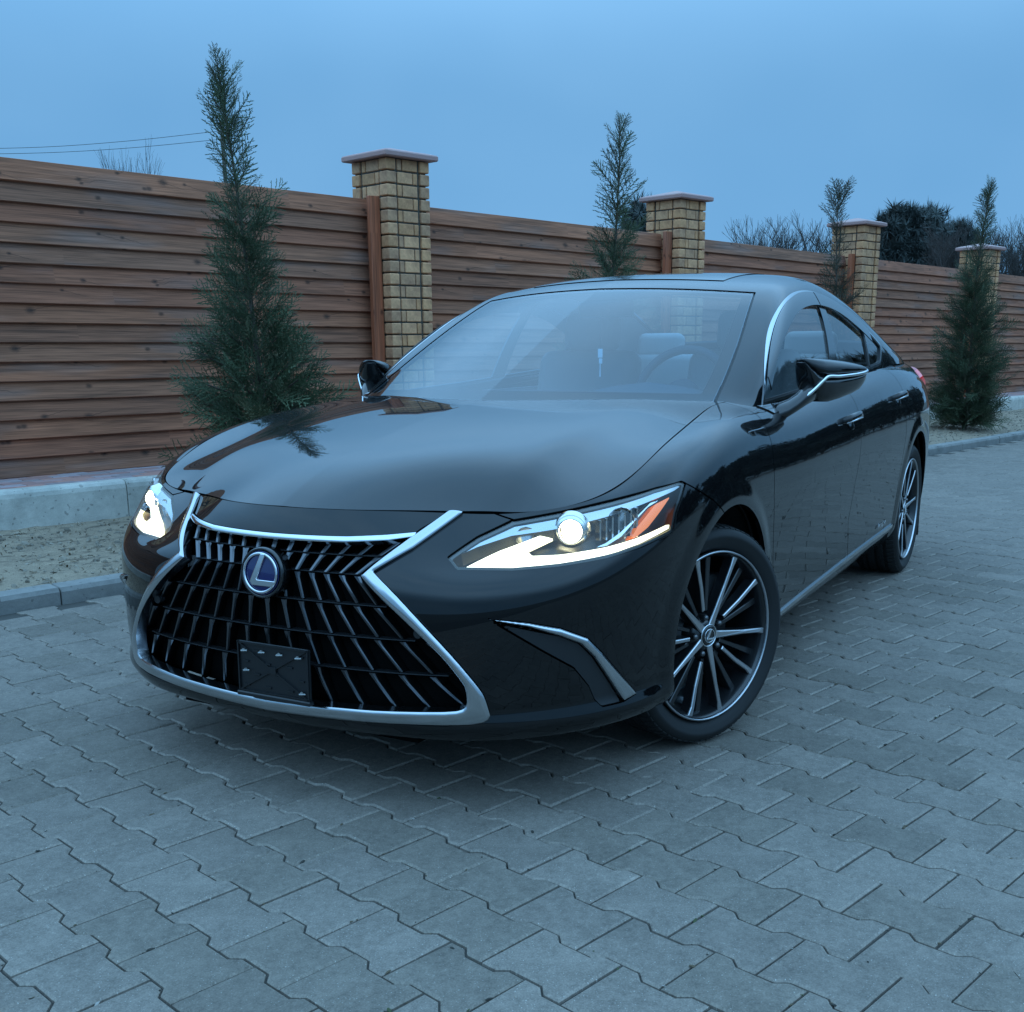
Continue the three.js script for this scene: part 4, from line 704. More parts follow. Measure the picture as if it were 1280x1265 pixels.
{ // chrome surround, rounded across its width
  const fine = meshSheet(WALL, 0.0035, null, 0, 5.2, 1.0, 9);
  const band2 = clips(fine, gOuter, neg(gInner));
  const roundUp = (m, f, hgt, w) => ({ ...m, pos: m.pos.map((p, i) => { const d = f(p), h = hgt * Math.sqrt(Math.max(0, 1 - (1 - Math.min(1, d / w)) ** 2)); return p.map((c, k) => c + m.nrm[i][k] * (h + 0.002)); }) });
  const surround = roundUp(band2, (p) => Math.max(0, Math.min(-gOuter(p) + 0.002, gInner(p) + 0.002)), 0.011, 0.012);
  const gs = [toGeo(surround, { lip: 0.03 }), toGeo(surround, { lip: 0.03, mirror: true })]; const g = merged(gs.map((q) => { q.computeVertexNormals(); return q; }));
  part('chrome_surround', g, satinChrome, grille);
  const bar = roundUp(clips(meshSheet(WALL, 0.0025, null, 0, 3.2, 6, 9), barP), (p) => Math.max(0, -barP(p) + 0.001), 0.005, 0.006);
  part('chrome_bar', merged([false, true].map((mirror) => { const q = toGeo(bar, { lip: 0.02, mirror }); q.computeVertexNormals(); return q; })), chrome, grille);
  // bars and ledges
  const rows = [0.690, 0.650, 0.607, 0.535, 0.455, 0.370, 0.268];
  const halfAt = (y) => (y > 0.607 ? lerp(0.283, 0.37, (y - 0.607) / 0.083) : lerp(0.283, 0.56, (0.607 - y) / 0.30));
  const spot = (k, y, rec) => { const x = (k * 0.0435 / 0.283) * halfAt(y), q = wallXY(Math.abs(x), y); return [x, y, q[2] - rec]; };
  const prof = [[-0.0052, -0.04], [-0.0050, -0.004], [-0.0026, 0], [0.0026, 0], [0.0050, -0.004], [0.0052, -0.04]];
  const blade = (A, B, wa, wb) => {
    const pos = [], S = (P, w) => prof.map(([x, z]) => [P[0] + x * w, P[1], P[2] + z]), a = S(A, wa), b = S(B, wb), f = (p, q, r) => pos.push(...p, ...q, ...r);
    for (let i = 0; i < 5; i++) { f(a[i], b[i], b[i + 1]); f(a[i], b[i + 1], a[i + 1]); }
    for (const [s, fl] of [[a, 0], [b, 1]]) for (let i = 1; i < 5; i++) fl ? f(s[0], s[i + 1], s[i]) : f(s[0], s[i], s[i + 1]);
    const g2 = new THREE.BufferGeometry(); g2.setAttribute('position', new THREE.Float32BufferAttribute(pos, 3)); g2.computeVertexNormals(); return g2;
  };
  for (let k = -7; k <= 7; k++) {
    const kk = k, list = [];
    for (let r = 0; r < 6; r++) {
      const yt = rows[r] - 0.003, yb = rows[r + 1] + 0.003, xm = Math.abs(kk * 0.0435);
      if (xm > 0.29) { if (r < 3) continue; }
      list.push(blade(spot(kk, yt, r < 2 ? 0.024 : 0.018), spot(kk, lerp(yt, yb, 0.22), r < 2 ? 0.022 : 0.020), r < 2 ? 2.3 : 2.0, r < 2 ? 1.5 : 1.15), blade(spot(kk, lerp(yt, yb, 0.22), r < 2 ? 0.022 : 0.020), spot(kk, yb, r < 2 ? 0.016 : 0.028), r < 2 ? 1.5 : 1.15, r < 2 ? 1.3 : 0.85));
    }
    if (list.length) part(numbered('grille_bar'), merged(list), grilleMat, grille);
  }
  for (let r = 1; r < 6; r++) {
    const y = rows[r], w = halfAt(y), list = [], N = 40; let prev = null; const pos = [];
    for (let i = 0; i <= N; i++) { const x = lerp(-w, w, i / N), z = wallXY(Math.abs(x), y)[2]; const ring = [[x, y + 0.001, z - 0.05], [x, y + 0.001, z - 0.026], [x, y - 0.0012, z - 0.0255], [x, y - 0.003, z - 0.05]]; if (prev) for (let q = 0; q < 3; q++) pos.push(...prev[q], ...prev[q + 1], ...ring[q + 1], ...prev[q], ...ring[q + 1], ...ring[q]); prev = ring; }
    const g2 = new THREE.BufferGeometry(); g2.setAttribute('position', new THREE.Float32BufferAttribute(pos, 3)); g2.computeVertexNormals();
    part(numbered('grille_ledge'), g2, ledgeMat, grille);
  }
  // gloss black backing behind the bars
  const back = clips(fine, inset(gOuter, 0.004));
  part('grille_backing', whole(back, { lip: 0, lift: -0.056 }), innerBlack, grille);
  for (const s of [-1, 1]) { const [x, y, z] = [0.435, 0.475, wallXY(0.435, 0.475)[2]]; part('parking_sensor', new THREE.CylinderGeometry(0.011, 0.011, 0.02, 20).rotateX(Math.PI / 2).translate(s * x, y, z - 0.024), satinBlack, grille); }
}
function badge(R, depth) { // ring and slanted letter-like stroke
  const list = [], ring = new THREE.TorusGeometry(R, R * 0.075, 8, 48).scale(1, 0.93, 0.7);
  list.push(ring);
  const sh = new THREE.Shape(); [[0.05, 0.90], [0.30, 0.90], [-0.22, -0.28], [-0.16, -0.36], [0.93, -0.36], [0.82, -0.58], [-0.44, -0.58], [-0.56, -0.42], [-0.50, -0.26]].forEach(([x, y], i) => (i ? sh.lineTo(x * R, y * R) : sh.moveTo(x * R, y * R)));
  list.push(new THREE.ExtrudeGeometry(sh, { depth: depth * 0.5, bevelEnabled: true, bevelThickness: depth * 0.3, bevelSize: R * 0.035, bevelSegments: 2 }).translate(0, 0, -depth * 0.2));
  return merged(list);
}
{
  const em = new THREE.Group(); em.name = 'front_badge'; em.position.set(0.0, 0.598, wallXY(0, 0.598)[2] + 0.004); em.rotation.x = -0.12; car.add(em);
  const rimP = [[0, -0.03], [0.070, -0.03], [0.0705, -0.004], [0.068, 0.004], [0.0645, 0.006], [0.061, 0.004], [0.0595, 0.001], [0, 0.001]].map(([x, y]) => new THREE.Vector2(x, y));
  part('badge_rim', new THREE.LatheGeometry(rimP, 56).rotateX(Math.PI / 2).scale(1, 0.95, 1), glossBlack, em);
  part('badge_disc', new THREE.SphereGeometry(0.60, 40, 10, 0, Math.PI * 2, 0, 0.0985).rotateX(Math.PI / 2).translate(0, 0, -0.5965 + 0.005).scale(1, 0.95, 1), phy({ color: col(0.003, 0.008, 0.075), roughness: 0.15, clearcoat: 1, clearcoatRoughness: 0.02 }), em);
  part('badge_mark', badge(0.053, 0.006).translate(0, 0, 0.0095), chrome, em);
}
{ // empty number plate carrier with its screws
  const pl = new THREE.Group(); pl.name = 'plate_bracket'; pl.position.set(0.056, 0.358, 0.982); pl.rotation.x = -0.03; car.add(pl);
  const W2 = 0.232, H2 = 0.132, list = [chamferBox(W2, H2, 0.008, 0.002)], rib = (x0, y0, x1, y1, w = 0.004) => { const L = Math.hypot(x1 - x0, y1 - y0); list.push(new THREE.BoxGeometry(L, w, 0.006).rotateZ(Math.atan2(y1 - y0, x1 - x0)).translate((x0 + x1) / 2, (y0 + y1) / 2, 0.006)); };
  rib(-W2 / 2, H2 / 2, W2 / 2, -H2 / 2, 0.003); rib(-W2 / 2, -H2 / 2, W2 / 2, H2 / 2, 0.003);
  rib(-W2 / 2, H2 / 2 - 0.003, W2 / 2, H2 / 2 - 0.003); rib(-W2 / 2, -H2 / 2 + 0.003, W2 / 2, -H2 / 2 + 0.003); rib(-W2 / 2 + 0.003, -H2 / 2, -W2 / 2 + 0.003, H2 / 2); rib(W2 / 2 - 0.003, -H2 / 2, W2 / 2 - 0.003, H2 / 2);
  for (let i = 0; i < 6; i++) for (let j = 0; j < 4; j++) if ((i + j) % 2 === 0) list.push(new THREE.BoxGeometry(0.019, 0.0045, 0.005).translate(-0.09 + i * 0.036, -0.048 + j * 0.031, 0.005));
  list.push(new THREE.BoxGeometry(0.022, 0.018, 0.008).translate(0, 0, 0.006), chamferBox(0.24, 0.012, 0.02, 0.003).translate(0, -0.072, 0.004));
  part('carrier_plate', merged(list), std({ color: col(0.007, 0.008, 0.009), roughness: 0.4 }), pl);
  for (const [a, b] of [[0.1, 0.17], [0.35, 0.16], [0.6, 0.16], [0.86, 0.17], [0.12, 0.56], [0.9, 0.86]]) part('screw', merged([new THREE.CylinderGeometry(0.0024, 0.0024, 0.016, 8).rotateZ(Math.PI / 2).rotateY(0.5).translate(0.006, 0, 0.005), new THREE.CylinderGeometry(0.0045, 0.0045, 0.003, 12).rotateX(Math.PI / 2)]).translate((a - 0.5) * W2, (0.5 - b) * H2, 0.010), std({ color: col(0.30, 0.30, 0.29), metalness: 0.5, roughness: 0.5 }), pl);
}
// headlamps: a clear cover over brow, light guide, projector, reflectors and an amber reflector with an added glow
const drlMat = std({ color: col(0.9, 0.9, 0.85), emissive: col(1.0, 0.92, 0.50), emissiveIntensity: 1.7, roughness: 0.4 });
const lampMat = std({ color: col(0.9, 0.9, 0.85), emissive: col(1.0, 0.93, 0.62), emissiveIntensity: 11, roughness: 0.3 });
const glowMat = std({ color: col(0.75, 0.74, 0.70), metalness: 1, roughness: 0.22 });
const coverMat = phy({ color: col(0.97, 0.98, 0.98), transmission: 1, thickness: 0, roughness: 0.0, ior: 1.45 });
const amberMat = phy({ color: col(0.75, 0.16, 0.01), roughness: 0.18, clearcoat: 1, clearcoatRoughness: 0.05, emissive: col(1.0, 0.20, 0.0), emissiveIntensity: 0.5 });  // amber reflector, not a lamp: glow added so it reads orange under the cover
const crystalMat = std({ color: col(0.55, 0.55, 0.54), metalness: 1, roughness: 0.16 });
{
  const zone = clips(meshSheet(WALL, 0.0035, null, 2.2, 9.4, 4.4, 9), (p) => hlP(p) - 0.03);
  const C = (pts) => cornerP(pts);
  const drlP = C([[0.508, 0.632, 0.80], [0.58, 0.672, 0.735], [0.655, 0.706, 0.668], [0.690, 0.699, 0.662], [0.640, 0.672, 0.709], [0.655, 0.6615, 0.709], [0.714, 0.663, 0.675], [0.804, 0.674, 0.592], [0.853, 0.686, 0.508], [0.889, 0.703, 0.38], [0.8935, 0.694, 0.386], [0.862, 0.671, 0.512], [0.812, 0.657, 0.60], [0.723, 0.643, 0.69], [0.623, 0.634, 0.752], [0.53, 0.631, 0.79]]);
  const browLow = C([[0.45, 0.64, 0.81], [0.512, 0.678, 0.735], [0.575, 0.704, 0.68], [0.658, 0.718, 0.625], [0.775, 0.748, 0.505], [0.84, 0.771, 0.41], [0.874, 0.786, 0.325], [0.8872, 0.797, 0.286], [0.91, 0.95, 0.2], [0.5, 0.95, 0.9], [0.42, 0.75, 0.9]]);
  const amberP = C([[0.881, 0.774, 0.350], [0.861, 0.762, 0.409], [0.850, 0.716, 0.49], [0.846, 0.690, 0.522], [0.852, 0.688, 0.512], [0.868, 0.708, 0.465], [0.877, 0.740, 0.410]]);
  const bladeP = C([[0.865, 0.771, 0.39], [0.849, 0.757, 0.438], [0.838, 0.729, 0.49], [0.823, 0.695, 0.545], [0.803, 0.677, 0.59], [0.782, 0.675, 0.613], [0.800, 0.683, 0.588], [0.818, 0.705, 0.54], [0.832, 0.738, 0.475], [0.845, 0.766, 0.42]]);
  const projAt = (u, v) => WALL.at(u, v);
  for (const s of [1, -1]) {
    const mirror = s < 0, hl = new THREE.Group(); hl.name = 'headlamp'; car.add(hl);
    const inP = inset(hlP, 0.003);
    part('cover', toGeo(clips(zone, inP), { lip: 0, lift: -0.001, mirror }), coverMat, hl);
    part('housing', merged([toGeo(clips(zone, hlP), { lip: 0, lift: -0.075, mirror }), toGeo(clips(zone, (p) => hlP(p) - 0.001, (p) => -hlP(p) - 0.006), { lip: 0.085, lift: -0.006, mirror })]), std({ color: col(0.10, 0.10, 0.095), roughness: 0.3, metalness: 0.8, side: THREE.DoubleSide }), hl);
    part('brow', toGeo(clips(zone, inset(hlP, 0.004), browLow), { lip: 0.05, lift: -0.010, mirror }), satinChrome, hl);
    part('light_guide', toGeo(clips(zone, inset(hlP, 0.004), drlP), { lip: 0.01, lift: -0.012, mirror }), drlMat, hl);
    part('amber_reflector', toGeo(clips(zone, inset(hlP, 0.004), amberP), { lip: 0.03, lift: -0.014, mirror }), amberMat, hl);
    part('trim_blade', toGeo(clips(zone, inset(hlP, 0.004), bladeP), { lip: 0.05, lift: -0.012, mirror }), chrome, hl);
    // projector lens with its bezel, set behind the cover, facing ahead and a little out
    const place = (g, x, y, z, ry) => { g.rotateY(ry).translate(x, y, z); if (mirror) { g.scale(-1, 1, 1); const p = g.index; if (p) { for (let i = 0; i < p.count; i += 3) { const k = p.getX(i + 1); p.setX(i + 1, p.getX(i + 2)); p.setX(i + 2, k); } } else { const a = g.attributes.position, n = g.attributes.normal; for (let i = 0; i < a.count; i += 3) for (const q of [a, n]) { const b1 = [q.getX(i + 1), q.getY(i + 1), q.getZ(i + 1)]; q.setXYZ(i + 1, q.getX(i + 2), q.getY(i + 2), q.getZ(i + 2)); q.setXYZ(i + 2, ...b1); } } g.computeVertexNormals(); } return g; };
    const [px, py, pz] = [0.712, 0.706, 0.612];
    part('projector_lens', place(new THREE.SphereGeometry(0.028, 28, 14, 0, Math.PI * 2, 0, 1.1).rotateX(Math.PI / 2), px, py, pz - 0.008, 0.35), lampMat, hl);
    part('lens_bezel', place(new THREE.LatheGeometry([[0.0248, 0.002], [0.028, 0.008], [0.033, 0.010], [0.037, 0.003], [0.041, 0.003], [0.044, -0.008], [0.048, -0.022]].map(([a, b]) => new THREE.Vector2(a, b)), 40).rotateX(Math.PI / 2), px, py, pz, 0.35), glowMat, hl);
    part('reflector', place(new THREE.LatheGeometry([[0.012, -0.04], [0.022, -0.032], [0.032, -0.012], [0.034, 0.006], [0.037, 0.008]].map(([a, b]) => new THREE.Vector2(a, b)), 14).toNonIndexed().rotateX(Math.PI / 2), 0.800, 0.722, 0.512, 0.75), crystalMat, hl);
    part('reflector', place(new THREE.LatheGeometry([[0.006, -0.03], [0.016, -0.022], [0.024, -0.004], [0.026, 0.004]].map(([a, b]) => new THREE.Vector2(a, b)), 12).toNonIndexed().rotateX(Math.PI / 2), 0.612, 0.692, 0.66, 0.5), crystalMat, hl);
    for (let k = 0; k < 7; k++) part('rib', place(new THREE.BoxGeometry(0.004, 0.05 + 0.004 * k, 0.03), 0.765 + 0.010 * k, 0.706 + k * 0.002, 0.565 - 0.015 * k, 0.8), crystalMat, hl);
    const lamp = new THREE.SpotLight(0xfff0cc, 6, 14, 0.5, 0.8, 2); lamp.position.set(s * px, py - 0.01, pz + 0.09); lamp.target.position.set(s * (px + 0.6), py - 0.5, pz + 6); lamp.shadow.radius = 1.6; lamp.castShadow = true; scene.add(lamp, lamp.target);
  }
}
// ---------------------------------------------------------------- wheels, mirrors, handles, lamps at the rear, cabin
const rubber = std({ color: col(0.0085, 0.0088, 0.009), roughness: 0.7 });
const rimDark = phy({ color: col(0.018, 0.019, 0.021), roughness: 0.28, metalness: 0.3, clearcoat: 0.5, clearcoatRoughness: 0.1 });
const rimFace = std({ color: col(0.52, 0.53, 0.55), metalness: 1, roughness: 0.3 });
const lath = (pts, n) => new THREE.LatheGeometry(pts.map(([a, b]) => new THREE.Vector2(a, b)), n).rotateZ(-Math.PI / 2); // axis along +x, second number = x
function prism(P, x0, x1, ch) { // outline P in the wheel's plane as [z, y], from x0 to the face x1 with a chamfer
  const s = new THREE.Shape(); P.forEach(([a, b], i) => (i ? s.lineTo(a, b) : s.moveTo(a, b)));
  return new THREE.ExtrudeGeometry(s, { depth: x1 - x0 - ch, bevelEnabled: ch > 0, bevelThickness: ch, bevelSize: ch, bevelOffset: -ch, bevelSegments: 1, curveSegments: 4 }).translate(0, 0, x0).rotateY(Math.PI / 2);
}
const WH = {};
{
  // tyre: sidewall with a raised bead ring, shoulder, tread with circumferential grooves
  const side = [[0.243, 0.080], [0.252, 0.094], [0.262, 0.103], [0.278, 0.110], [0.292, 0.1135], [0.296, 0.1155], [0.303, 0.1145], [0.314, 0.110], [0.322, 0.103], [0.3275, 0.094], [0.3305, 0.084]];
  const tread = [[0.3305, 0.084], [0.3335, 0.060], [0.3335, 0.050], [0.327, 0.049], [0.327, 0.041], [0.3345, 0.040], [0.335, 0.020], [0.335, 0.006], [0.328, 0.005], [0.328, -0.005]];
  const prof = [...side, ...tread, ...[...side, ...tread].reverse().map(([a, b]) => [a, -b])];
  const slim = prof.map(([a, b]) => [0.2495 + (a - 0.243) * 0.80, b * 0.94]);
  WH.tyre = lath(slim.slice().reverse(), 96);
  const blocks = []; const R = rng(4);
  for (let k = 0; k < 78; k++) for (const [x, w, r, h] of [[0.075, 0.038, 0.3178, 0.0095], [-0.075, 0.038, 0.3178, 0.0095]]) blocks.push(chamferBox(w, h, 0.0185, 0.0015).rotateZ(-Math.sign(x) * 0.22).translate(x, r, 0).rotateX((k + (x < 0 ? 0.5 : 0)) / 78 * Math.PI * 2));
  for (let k = 0; k < 78; k++) for (const x of [0.03, -0.03]) blocks.push(chamferBox(0.019, 0.008, 0.019, 0.0015).rotateY(x * 9).translate(x, 0.3205, 0).rotateX((k + 0.3) / 78 * Math.PI * 2));
  WH.tread = merged(blocks);
  // barrel and flange
  WH.barrel = lath([[0.235, -0.10], [0.225, -0.08], [0.222, 0.0], [0.226, 0.06], [0.232, 0.082], [0.239, 0.090]], 72);
  WH.flange = lath([[0.2405, 0.088], [0.2415, 0.0945], [0.2445, 0.0965], [0.2475, 0.0945], [0.2485, 0.089], [0.246, 0.08]].reverse(), 72);
  // spokes: ten bright faced ones, wide at the rim, and ten dark ones set back between them
  const bright = [], sides = [], dark = [], rot = (g, a) => g.rotateX(a);
  for (let k = 0; k < 10; k++) {
    const prim = k % 2 === 0, a = -(k * 36 - (prim ? 0 : 4)) * Math.PI / 180, r0 = prim ? 0.03 : 0.078, w0 = prim ? 0.0125 : 0.0065, sk = prim ? 0 : 0.003;
    const P = [[-w0, r0], [w0, r0], [0.0078 + sk, 0.15], [0.0085, 0.21], [0.0145, 0.2375], [-0.0085, 0.2395], [-0.0072, 0.21], [-0.0064 + sk, 0.15]];
    const d0 = prism(P, 0.045, 0.0742, 0), f = prism(P.map(([z, y]) => [z * 0.86, y]), 0.0735, 0.0785, 0.0022);
    // dished: the face falls back towards the hub
    for (const g of [d0, f]) { const p = g.attributes.position; for (let i = 0; i < p.count; i++) { const r = Math.hypot(p.getY(i), p.getZ(i)); p.setX(i, p.getX(i) + 0.010 * sstep(0.06, 0.23, r) - 0.002); } g.computeVertexNormals(); }
    sides.push(rot(d0, a)); bright.push(rot(f, a));
    const b = a - 18 * Math.PI / 180, D = prism([[-0.006, 0.07], [0.006, 0.07], [0.0075, 0.15], [0.010, 0.232], [-0.010, 0.232], [-0.0075, 0.15]], 0.03, 0.064, 0.002);
    dark.push(rot(D, b));
  }
  const hub = lath([[0, 0.073], [0.034, 0.073], [0.040, 0.0715], [0.046, 0.066], [0.060, 0.055], [0.070, 0.02], [0.06, -0.02]].reverse(), 40);
  WH.bright = merged(bright); WH.sides = merged(sides); WH.dark = merged(dark); WH.hub = hub;
  const star = []; for (let k = 0; k < 5; k++) { const a = -k * 72 * Math.PI / 180; star.push(prism([[-0.0125, 0.02], [0.0125, 0.02], [0.0085, 0.075], [-0.0085, 0.075]], 0.068, 0.0765, 0.002).rotateX(a)); }
  WH.star = merged(star);
  const nuts = []; for (let k = 0; k < 5; k++) { const a = -(k * 72 + 36) * Math.PI / 180; nuts.push(merged([new THREE.CylinderGeometry(0.0095, 0.0095, 0.024, 6).rotateZ(Math.PI / 2), new THREE.SphereGeometry(0.0088, 10, 6).translate(0.011, 0, 0)]).translate(0.062, 0.055, 0).rotateX(a)); }
  WH.nuts = nuts; 
  WH.cap = lath([[0, 0.0795], [0.024, 0.0795], [0.0285, 0.078], [0.030, 0.073]].reverse(), 36);
  WH.mark = badge(0.0205, 0.003).rotateY(Math.PI / 2).rotateX(0.3).translate(0.0805, 0, 0);
  WH.ring = new THREE.TorusGeometry(0.0315, 0.0022, 8, 40).rotateY(Math.PI / 2).translate(0.0765, 0, 0);
  WH.disc = lath([[0.07, -0.005], [0.158, -0.005], [0.158, 0.012], [0.075, 0.012], [0.07, 0.035], [0.0, 0.035]].reverse(), 48);
  WH.caliper = prism([[-0.03, 0.10], [0.1, 0.07], [0.15, 0.11], [0.13, 0.16], [-0.02, 0.176]], -0.03, 0.045, 0.006);
}
for (const k of ['barrel', 'flange', 'bright', 'sides', 'dark', 'hub', 'star', 'cap', 'mark', 'ring']) WH[k].scale(1.07, 1.02, 1.02);
WH.nuts.forEach((g) => g.scale(1.07, 1.02, 1.02));
const steel = std({ color: col(0.16, 0.16, 0.165), metalness: 1, roughness: 0.42 });
function wheel(x, z, steer, spin) {
  const w = new THREE.Group(); w.name = 'wheel'; const s = Math.sign(x); w.position.set(x, 0.3245, z); w.rotation.order = 'YXZ'; w.rotation.set(0, steer + (s < 0 ? Math.PI : 0), 0); car.add(w);
  const r = new THREE.Object3D(); const P = (n, g, m) => { const q = part(n, g, m, w); q.rotation.x = spin; return q; };
  P('tyre', WH.tyre, rubber); P('tread', WH.tread, rubber); P('rim_barrel', WH.barrel, rimDark); P('rim_flange', WH.flange, rimFace);
  P('spokes', WH.bright, rimFace); P('spoke_sides', WH.sides, rimDark); P('dark_spokes', WH.dark, rimDark); P('hub', WH.hub, rimDark); P('hub_star', WH.star, rimFace);
  for (const n of WH.nuts) P('wheel_nut', n, steel);
  P('hub_cap', WH.cap, glossBlack); P('hub_ring', WH.ring, chrome); P('hub_mark', WH.mark, chrome);
  part('brake_disc', WH.disc, steel, w); part('brake_caliper', WH.caliper, satinBlack, w);
}
const STEER = -21.5 * Math.PI / 180;
wheel(0.80, 0.0, STEER, -0.40); wheel(-0.80, 0.0, STEER, 1.0); wheel(0.808, -2.87, 0, -0.2); wheel(-0.808, -2.87, 0, 0.2);
for (const s of [-1, 1]) { part('mud_flap', chamferBox(0.20, 0.26, 0.012, 0.003).rotateX(0.1).translate(s * 0.80, 0.26, -3.255), satinBlack, car); }
// door mirrors: a swept wedge on an arm, black above and below a chrome line
function loft(sections, caps = true) { // sections: arrays of points of equal length, closed rings
  const pos = [], idx = [], n = sections[0].length; sections.forEach((s) => s.forEach((p) => pos.push(...p)));
  for (let i = 0; i + 1 < sections.length; i++) for (let j = 0; j < n; j++) { const a = i * n + j, b = i * n + (j + 1) % n; idx.push(a, a + n, b, b, a + n, b + n); }
  if (caps) for (const [k, f] of [[0, 0], [sections.length - 1, 1]]) { const c = sections[k].reduce((q, p) => q.map((v, i) => v + p[i] / n), [0, 0, 0]); pos.push(...c); const ci = pos.length / 3 - 1; for (let j = 0; j < n; j++) { const a = k * n + j, b = k * n + (j + 1) % n; f ? idx.push(a, ci, b) : idx.push(a, b, ci); } }
  const g = new THREE.BufferGeometry(); g.setAttribute('position', new THREE.Float32BufferAttribute(pos, 3)); g.setIndex(idx); g.computeVertexNormals(); return g;
}
const flipX = (g) => { const q = g.clone(); q.scale(-1, 1, 1); const i = q.index; if (i) for (let k = 0; k < i.count; k += 3) { const t = i.getX(k + 1); i.setX(k + 1, i.getX(k + 2)); i.setX(k + 2, t); } else { const a = q.attributes.position; for (let k = 0; k < a.count; k += 3) { const b = [a.getX(k + 1), a.getY(k + 1), a.getZ(k + 1)]; a.setXYZ(k + 1, a.getX(k + 2), a.getY(k + 2), a.getZ(k + 2)); a.setXYZ(k + 2, ...b); } } q.computeVertexNormals(); return q; };
{
  // stations along the mirror from its sharp inner edge out to the tip: t along, top, split, bottom, depth ahead of and behind the middle plane
  const e = [0.41, -0.912], nn = [0.912, 0.41], O = [0.95, -0.66];
  const st = [[-0.036, 1.0985, 1.090, 1.086, 0.006, 0.03], [-0.022, 1.0995, 1.068, 1.046, 0.026, 0.045], [-0.002, 1.0995, 1.051, 0.992, 0.042, 0.06], [0.028, 1.0985, 1.040, 0.958, 0.052, 0.072], [0.085, 1.0945, 1.0405, 0.955, 0.055, 0.075], [0.145, 1.089, 1.0425, 0.964, 0.052, 0.070], [0.205, 1.0815, 1.0455, 0.977, 0.045, 0.058], [0.25, 1.0745, 1.049, 0.990, 0.035, 0.044], [0.28, 1.068, 1.052, 1.010, 0.022, 0.028], [0.296, 1.062, 1.055, 1.036, 0.009, 0.012]];
  const N = 16, at = (t, y, d) => [O[0] + e[0] * t + nn[0] * d, y, O[1] + e[1] * t + nn[1] * d];
  const sec = (up) => st.map(([t, yt, ys, yb, f, b]) => {
    const r = []; for (let i = 0; i <= N; i++) { const a = Math.PI * i / N, c = Math.cos(a), q = Math.pow(Math.max(0, Math.sin(a)), up > 0 ? 0.62 : 0.8), d = Math.sign(c) * Math.pow(Math.abs(c), 0.75) * (c > 0 ? f : b); r.push(at(t, up > 0 ? ys + (yt - ys) * q : ys - 0.002 - (ys - yb) * q, d * (up > 0 ? 1 : 0.97))); }
    return up > 0 ? r.reverse() : r;
  });
  const upper = loft(sec(1)), lower = loft(sec(-1));
  const arc = [...st.slice(3).map(([t, yt, ys, yb, f]) => V(...at(t, ys - 0.001, f + 0.0008))).reverse(), V(...at(0.012, 1.028, 0.05)), V(...at(-0.02, 0.996, 0.036)), V(...at(-0.052, 0.970, 0.02)), V(...at(-0.076, 0.955, 0.006))];
  const strip = tube(arc, 0.006, 70, 8);
  const armS = [[0.845, 0.918, -0.575, 0.032, 0.030], [0.875, 0.926, -0.578, 0.029, 0.030], [0.900, 0.938, -0.592, 0.027, 0.031], [0.922, 0.956, -0.616, 0.028, 0.034], [0.944, 0.982, -0.650, 0.034, 0.038], [0.965, 1.0, -0.69, 0.036, 0.04]].map(([x, y, z, h, w]) => { const r = []; for (let i = 0; i < 16; i++) { const a = i / 16 * Math.PI * 2; r.push([x + Math.cos(a) * w * 0.45, y + Math.sin(a) * h - Math.cos(a) * 0.01, z + Math.cos(a) * w * 1.15]); } return r; });
  const arm = loft(armS), glassQ = loft([[0, -1], [0, 1]].map(([a, k]) => { const r = []; for (let i = 0; i < 20; i++) { const t = i / 20 * Math.PI * 2; r.push([0.99 + 0.055 * Math.cos(t) - 0.075 + k * 0.002, 1.03 + 0.05 * Math.sin(t), -0.83 - 0.045 * Math.cos(t) * 0.5]); } return r; }));
  for (const s of [1, -1]) {
    const m = new THREE.Group(); m.name = 'door_mirror'; car.add(m); const F = (g) => { const q = g.clone().translate(-0.04, -0.002, -0.15); return s > 0 ? q : flipX(q); };
    part('mirror_cap', F(upper), paint, m); part('mirror_housing', F(lower), glossBlack, m); part('mirror_strip', F(strip), chrome, m); part('mirror_arm', F(arm), glossBlack, m);
    // black corner piece between pillar and door
    part('mirror_sail', toGeo(clips(sub(wallMesh, 11, 14.5), sideP([[-0.60, 1.2], [-0.60, 0.95], [-0.64, 0.922], [-0.70, 0.925], [-0.735, 0.94], [-0.735, 1.2]])), { lift: 0.004, lip: 0.008, mirror: s < 0 }), glossBlack, m);
  }
}
